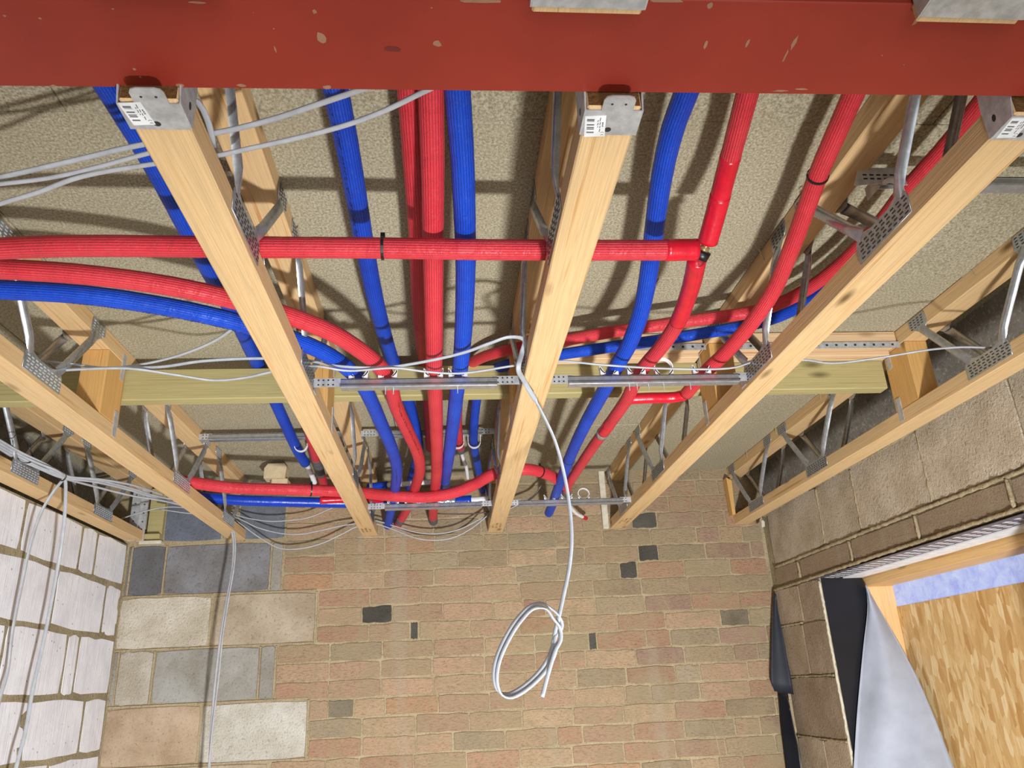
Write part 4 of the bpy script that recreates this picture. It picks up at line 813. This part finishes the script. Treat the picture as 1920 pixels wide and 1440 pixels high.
# ---------------------------------------------------------------- pipes
def pipe(label, key, mat, od, parts=(), ribs=24, rend=False, name='insulated_pipe', group='insulated pipes in the ceiling'):
    path = spline(PIPES[key], .015); prof = circ(od/2, 32); h = empty(name, path[len(path)//2], label, 'pipe', group)
    vf, uv = tube(path, prof, round_end=od*.3 if rend else 0, wob=.02); mesh('insulation_sleeve', vf, M[mat], h, True, uv)
    return h
def stub(h, key, mat, r, nm='pipe_end', rend=False, up=None):
    path = spline(PIPES[key], .008); vf, uv = tube(path, circ(r, 16), round_end=r*.5 if rend else 0); return mesh(nm, vf, M[mat], h, True, uv)
def sleeve(h, key, t0, t1, r, mat, nm, wob=.02):
    path = spline(PIPES[key], .008); n = len(path); p = path[int(t0*(n-1)):max(int(t1*(n-1)), int(t0*(n-1))+3)+1]
    vf, uv = tube(p, circ(r, 24), wob=wob); return mesh(nm, vf, M[mat], h, True, uv)
def tie(h, key, t, r, tail=(0, 0, .01)):
    path = spline(PIPES[key], .01); i = int(t*(len(path)-1)); p = path[i]; T, N, B = frames(path)[i]; ring = []
    V = []; Fc = []; n = 20
    for k in range(n):
        a = 2*math.pi*k/n; d = N*math.cos(a)+B*math.sin(a)
        for rr in (r, r+.0016):
            for w in (-.0025, .0025): V.append(p+d*rr+T*w)
    for k in range(n):
        b = k*4; c = ((k+1) % n)*4
        for p_, q in ((0, 1), (1, 3), (3, 2), (2, 0)): Fc.append((b+p_, b+q, c+q, c+p_))
    hd = p+N*(r+.003); bx = box(hd.x-.004, hd.x+.004, hd.y-.004, hd.y+.004, hd.z-.002, hd.z+.008)
    return mesh('cable_tie', join((V, Fc), bx), M['black_plastic'], h)
def prints(h, key, t0, t1, r, ang, mat, seed):
    """illegible printed lettering along the sleeve: short strokes lying on its surface"""
    path = spline(PIPES[key], .003); fr = frames(path); n = len(path); rr = random.Random(seed); P_ = []; i = int(t0*(n-1))
    while i < t1*(n-1):
        T, N, B = fr[i]; p = path[i]
        if rr.random() < .82:
            for k in range(2):
                a = ang+rr.uniform(-.13, .13); d = N*math.cos(a)+B*math.sin(a); e_ = T.cross(d); c = p+d*(r+.0010); w, l = (.0009, .0034) if k else (.0028, .0010)
                P_.append(([c-T*w-e_*l*.5, c+T*w-e_*l*.5, c+T*w+e_*l*.5, c-T*w+e_*l*.5], [(0, 1, 2, 3)]))
        i += rr.choice([1, 1, 2, 2, 4])
    mesh('printed_lettering', join(*P_), M[mat], h)
RF, BF = 'red_foam', 'blue_foam'
h = pipe('red insulated pipe running straight down the centre over the middle rail', 'red_main', RF, .041, rend=True); stub(h, 'red_main_stub', 'white_plastic', .008); sleeve(h, 'red_main', .955, .985, .0212, 'soot_grey', 'grey_band')
pipe('dark red insulated pipe half hidden behind the central red one', 'red_behind', RF, .041)
pipe('blue insulated pipe just right of the central red one', 'blue_main', BF, .041, rend=True)
h = pipe('blue insulated pipe slanting down from upper left, passing above the treated timber', 'blue_left', BF, .041); prints(h, 'blue_left', .02, .24, .0205, R(205), 'print_navy', 1)
h = pipe('red insulated pipe sweeping in a curve from the left edge to the wall', 'red_curve', RF, .040, rend=True); prints(h, 'red_curve', .501, .656, .020, R(140), 'print_dark', 2); sleeve(h, 'red_curve', .970, .987, .0207, 'soot_grey', 'grey_band')
h = pipe('blue insulated pipe curving beneath the sweeping red one from the left edge', 'blue_curve', BF, .040, rend=True); prints(h, 'blue_curve', .2, .304, .020, R(190), 'print_navy', 3); prints(h, 'blue_curve', .687, .756, .02, R(180), 'print_navy', 4)
h = pipe('blue insulated pipe far left, running beside the stickered joist', 'blue_far', BF, .040); stub(h, 'blue_far_stub', 'white_plastic', .011)
h = pipe('short red pipe end near the wall hidden behind the left joist', 'red_stub', RF, .038); sleeve(h, 'red_stub', .45, .75, .0197, 'soot_grey', 'grey_band')
h = pipe('red insulated pipe crossing horizontally with a black cable tie', 'red_cross', RF, .0395); tie(h, 'red_cross', .681, .0205); sleeve(h, 'red_cross', .967, 1, .0212, 'red_tape', 'tape_wrap')
h = pipe('blue insulated pipe crossing behind the taped end of the horizontal red one', 'blue_right', BF, .040, rend=True); tie(h, 'blue_right', .70, .0195)
h = pipe('red insulated pipe with taped lower end above the brass joint', 'red_tee_up', RF, .037); sleeve(h, 'red_tee_up', .66, .85, .0192, 'red_tape', 'tape_wrap'); sleeve(h, 'red_tee_up', .83, 1, .0200, 'red_tape', 'tape_wrap')
jf = empty('pipe_fitting', PIPES['tee_brass'][1], 'bare brass pipe joint showing between three taped red pipes', 'fitting')
stub(jf, 'tee_brass', 'brass', .0062, 'fitting_body'); p = PIPES['tee_brass'][1]; sleeve(jf, 'tee_brass', .45, .62, .0095, 'brass', 'fitting_nut', 0); sleeve(jf, 'tee_brass', .66, .9, .0165, 'black_plastic', 'fitting_collar', 0)
h = pipe('red insulated pipe leading from the brass joint down to the empty clip rail', 'red_tee_down', RF, .037); sleeve(h, 'red_tee_down', 0, .15, .0195, 'red_tape', 'tape_wrap'); sleeve(h, 'red_tee_down', .515, .56, .0192, 'red_tape', 'tape_wrap'); sleeve(h, 'red_tee_down', .562, .57, .0203, 'bright_rail', 'steel_ring'); stub(h, 'tee_white', 'white_plastic', .0085); stub(h, 'tee_tip', 'red_tape', .0095, 'red_cap'); sleeve(h, 'red_tee_down', .97, 1, .019, 'soot_grey', 'grey_band')
h = pipe('red insulated pipe with a black tie beside the brown sided joist', 'red_right', RF, .037); tie(h, 'red_right', .34, .0193)
h = empty('pipe_bridge', PIPES['red_bridge'][2], 'short taped red link joining two pipes below the empty clip', 'pipe', 'insulated pipes in the ceiling'); path = spline(PIPES['red_bridge'], .008); vf, uv = tube(path, circ(.016, 20), wob=.03); mesh('tape_wrap', vf, M['red_tape'], h, True, uv)
h = pipe('red insulated pipe crossing diagonally from upper right high under the deck', 'red_over', RF, .033); stub(h, 'red_over_stub', 'white_plastic', .0075); sleeve(h, 'red_over', .985, 1, .0172, 'soot_grey', 'grey_band')
pipe('blue insulated pipe running beside the diagonal red one, high under the deck', 'blue_over', BF, .033)
h = pipe('red pipe running across in front of the brick wall, with black tie', 'red_back', 'red_foam', .045); tie(h, 'red_back', .30, .0232); tie(h, 'red_back', .88, .0232)
h = pipe('blue pipe running across low in front of the brick wall', 'blue_back', 'blue_tape', .045); stub(h, 'blue_back_stub', 'white_plastic', .015); sleeve(h, 'blue_back', .87, .94, .0232, 'foil', 'foil_wrap')
h = empty('pipe_offshoot', PIPES['red_sliver'][1], 'sliver of red taped pipe between the low red and blue pipes', 'pipe', 'insulated pipes in the ceiling'); path = spline(PIPES['red_sliver'], .01); vf, uv = tube(path, circ(.016, 18), wob=.03); mesh('tape_wrap', vf, M['red_tape'], h, True, uv)
h = empty('plastic_pipe', PIPES['white_back'][1], 'thin white plastic pipe high behind the clipped pipe ends', 'pipe'); stub(h, 'white_back', 'white_plastic', .011, 'pipe_run'); stub(h, 'blue_back_short', 'blue_tape', .016, 'blue_sleeve')
# ---------------------------------------------------------------- cables
def cable(label, keys, mat, a=.0048, b=.0028, name='cable', group='twin and earth cables', up=Vector((0, 0, 1)), step=.015, wide=None):
    pts = []
    for k in keys: pts += CABLES[k] if not pts else CABLES[k][1:]
    path = spline(pts, step); vf, uv = tube(path, oval(b, a, 12), up, wide=wide)
    o = mesh(name, vf, M[mat], None, True, uv); return tag(o, label, 'cable', group)
cable('uppermost grey cable stretched across the top left joist', ['grey_top'], 'cable_grey', .0055)
cable('grey cable twisting just below the uppermost one at the left edge', ['grey_mid'], 'cable_grey', .0045)
cable('lowest of three grey cables at top left, reaching the central red pipe', ['grey_low'], 'cable_grey')
cable('grey cable hooking down behind the stickered top left hanger', ['grey_hook'], 'cable_grey')
cable('pale cable rising from left joist plate to the far left blue pipe', ['pale_a'], 'cable_pale', .0042)
cable('pale cable ending in a loop dangling in front of the brick wall', ['pale_b', 'coil'], 'cable_white', .0062, .0030, step=.008, wide=Vector((.5, -.7, -.5)))
cable('pale cable sagging right across the middle rails to the right joist', ['pale_c'], 'cable_pale', .0048)
for k, l in (('bundle0', 'grey cable lowest in the tied bundle over the white wall, running to the joist end'), ('bundle1', 'grey cable in the middle of the tied bundle over the white wall'), ('bundle2', 'grey cable splitting off below the tied bundle over the white wall'), ('bundle3', 'grey cable uppermost in the tied bundle over the white wall')): cable(l, [k], 'cable_grey', .0062, .0036)
cable('grey cable dropping down the white wall, nearer the left edge', ['drop0'], 'cable_grey', .0058, .0036); cable('pale grey cable dropping down the white wall, further from the edge', ['drop1'], 'cable_pale', .0062, .0036)
cable('grey cable hanging from a joist end down the grey block wall, left of its pair', ['end_a'], 'cable_grey', .0058, .0034); cable('grey cable hanging from a joist end down the grey block wall, right of its pair', ['end_b'], 'cable_grey', .0052, .0034)
cable('thin grey cable looping high over the slate blocks behind the joist end', ['wall_a'], 'cable_grey', .0045); cable('grey cable drooping along the wall, upper of the two long sags', ['wall_b'], 'cable_grey', .005); cable('grey cable drooping lowest along the brick wall below the pipe ends', ['wall_c'], 'cable_grey', .0045)
cable('dark cable just below the rail with three pipe ends', ['wall_d'], 'cable_dark', .0035, .003); cable('grey cable slanting up behind the middle joist end', ['wall_e'], 'cable_grey', .0055)
# cable ties holding the bundle
for pts, lab in zip(TIES, ('black cable tie with a long loop round the grey bundle', 'black cable tie where two cables drop out of the grey bundle')):
    path = spline(pts, .006); vf, uv = tube(path, oval(.0009, .0024, 8)); o = mesh('cable_tie', vf, M['black_plastic'], None, True); tag(o, lab, 'cable tie', 'loose cable ties')
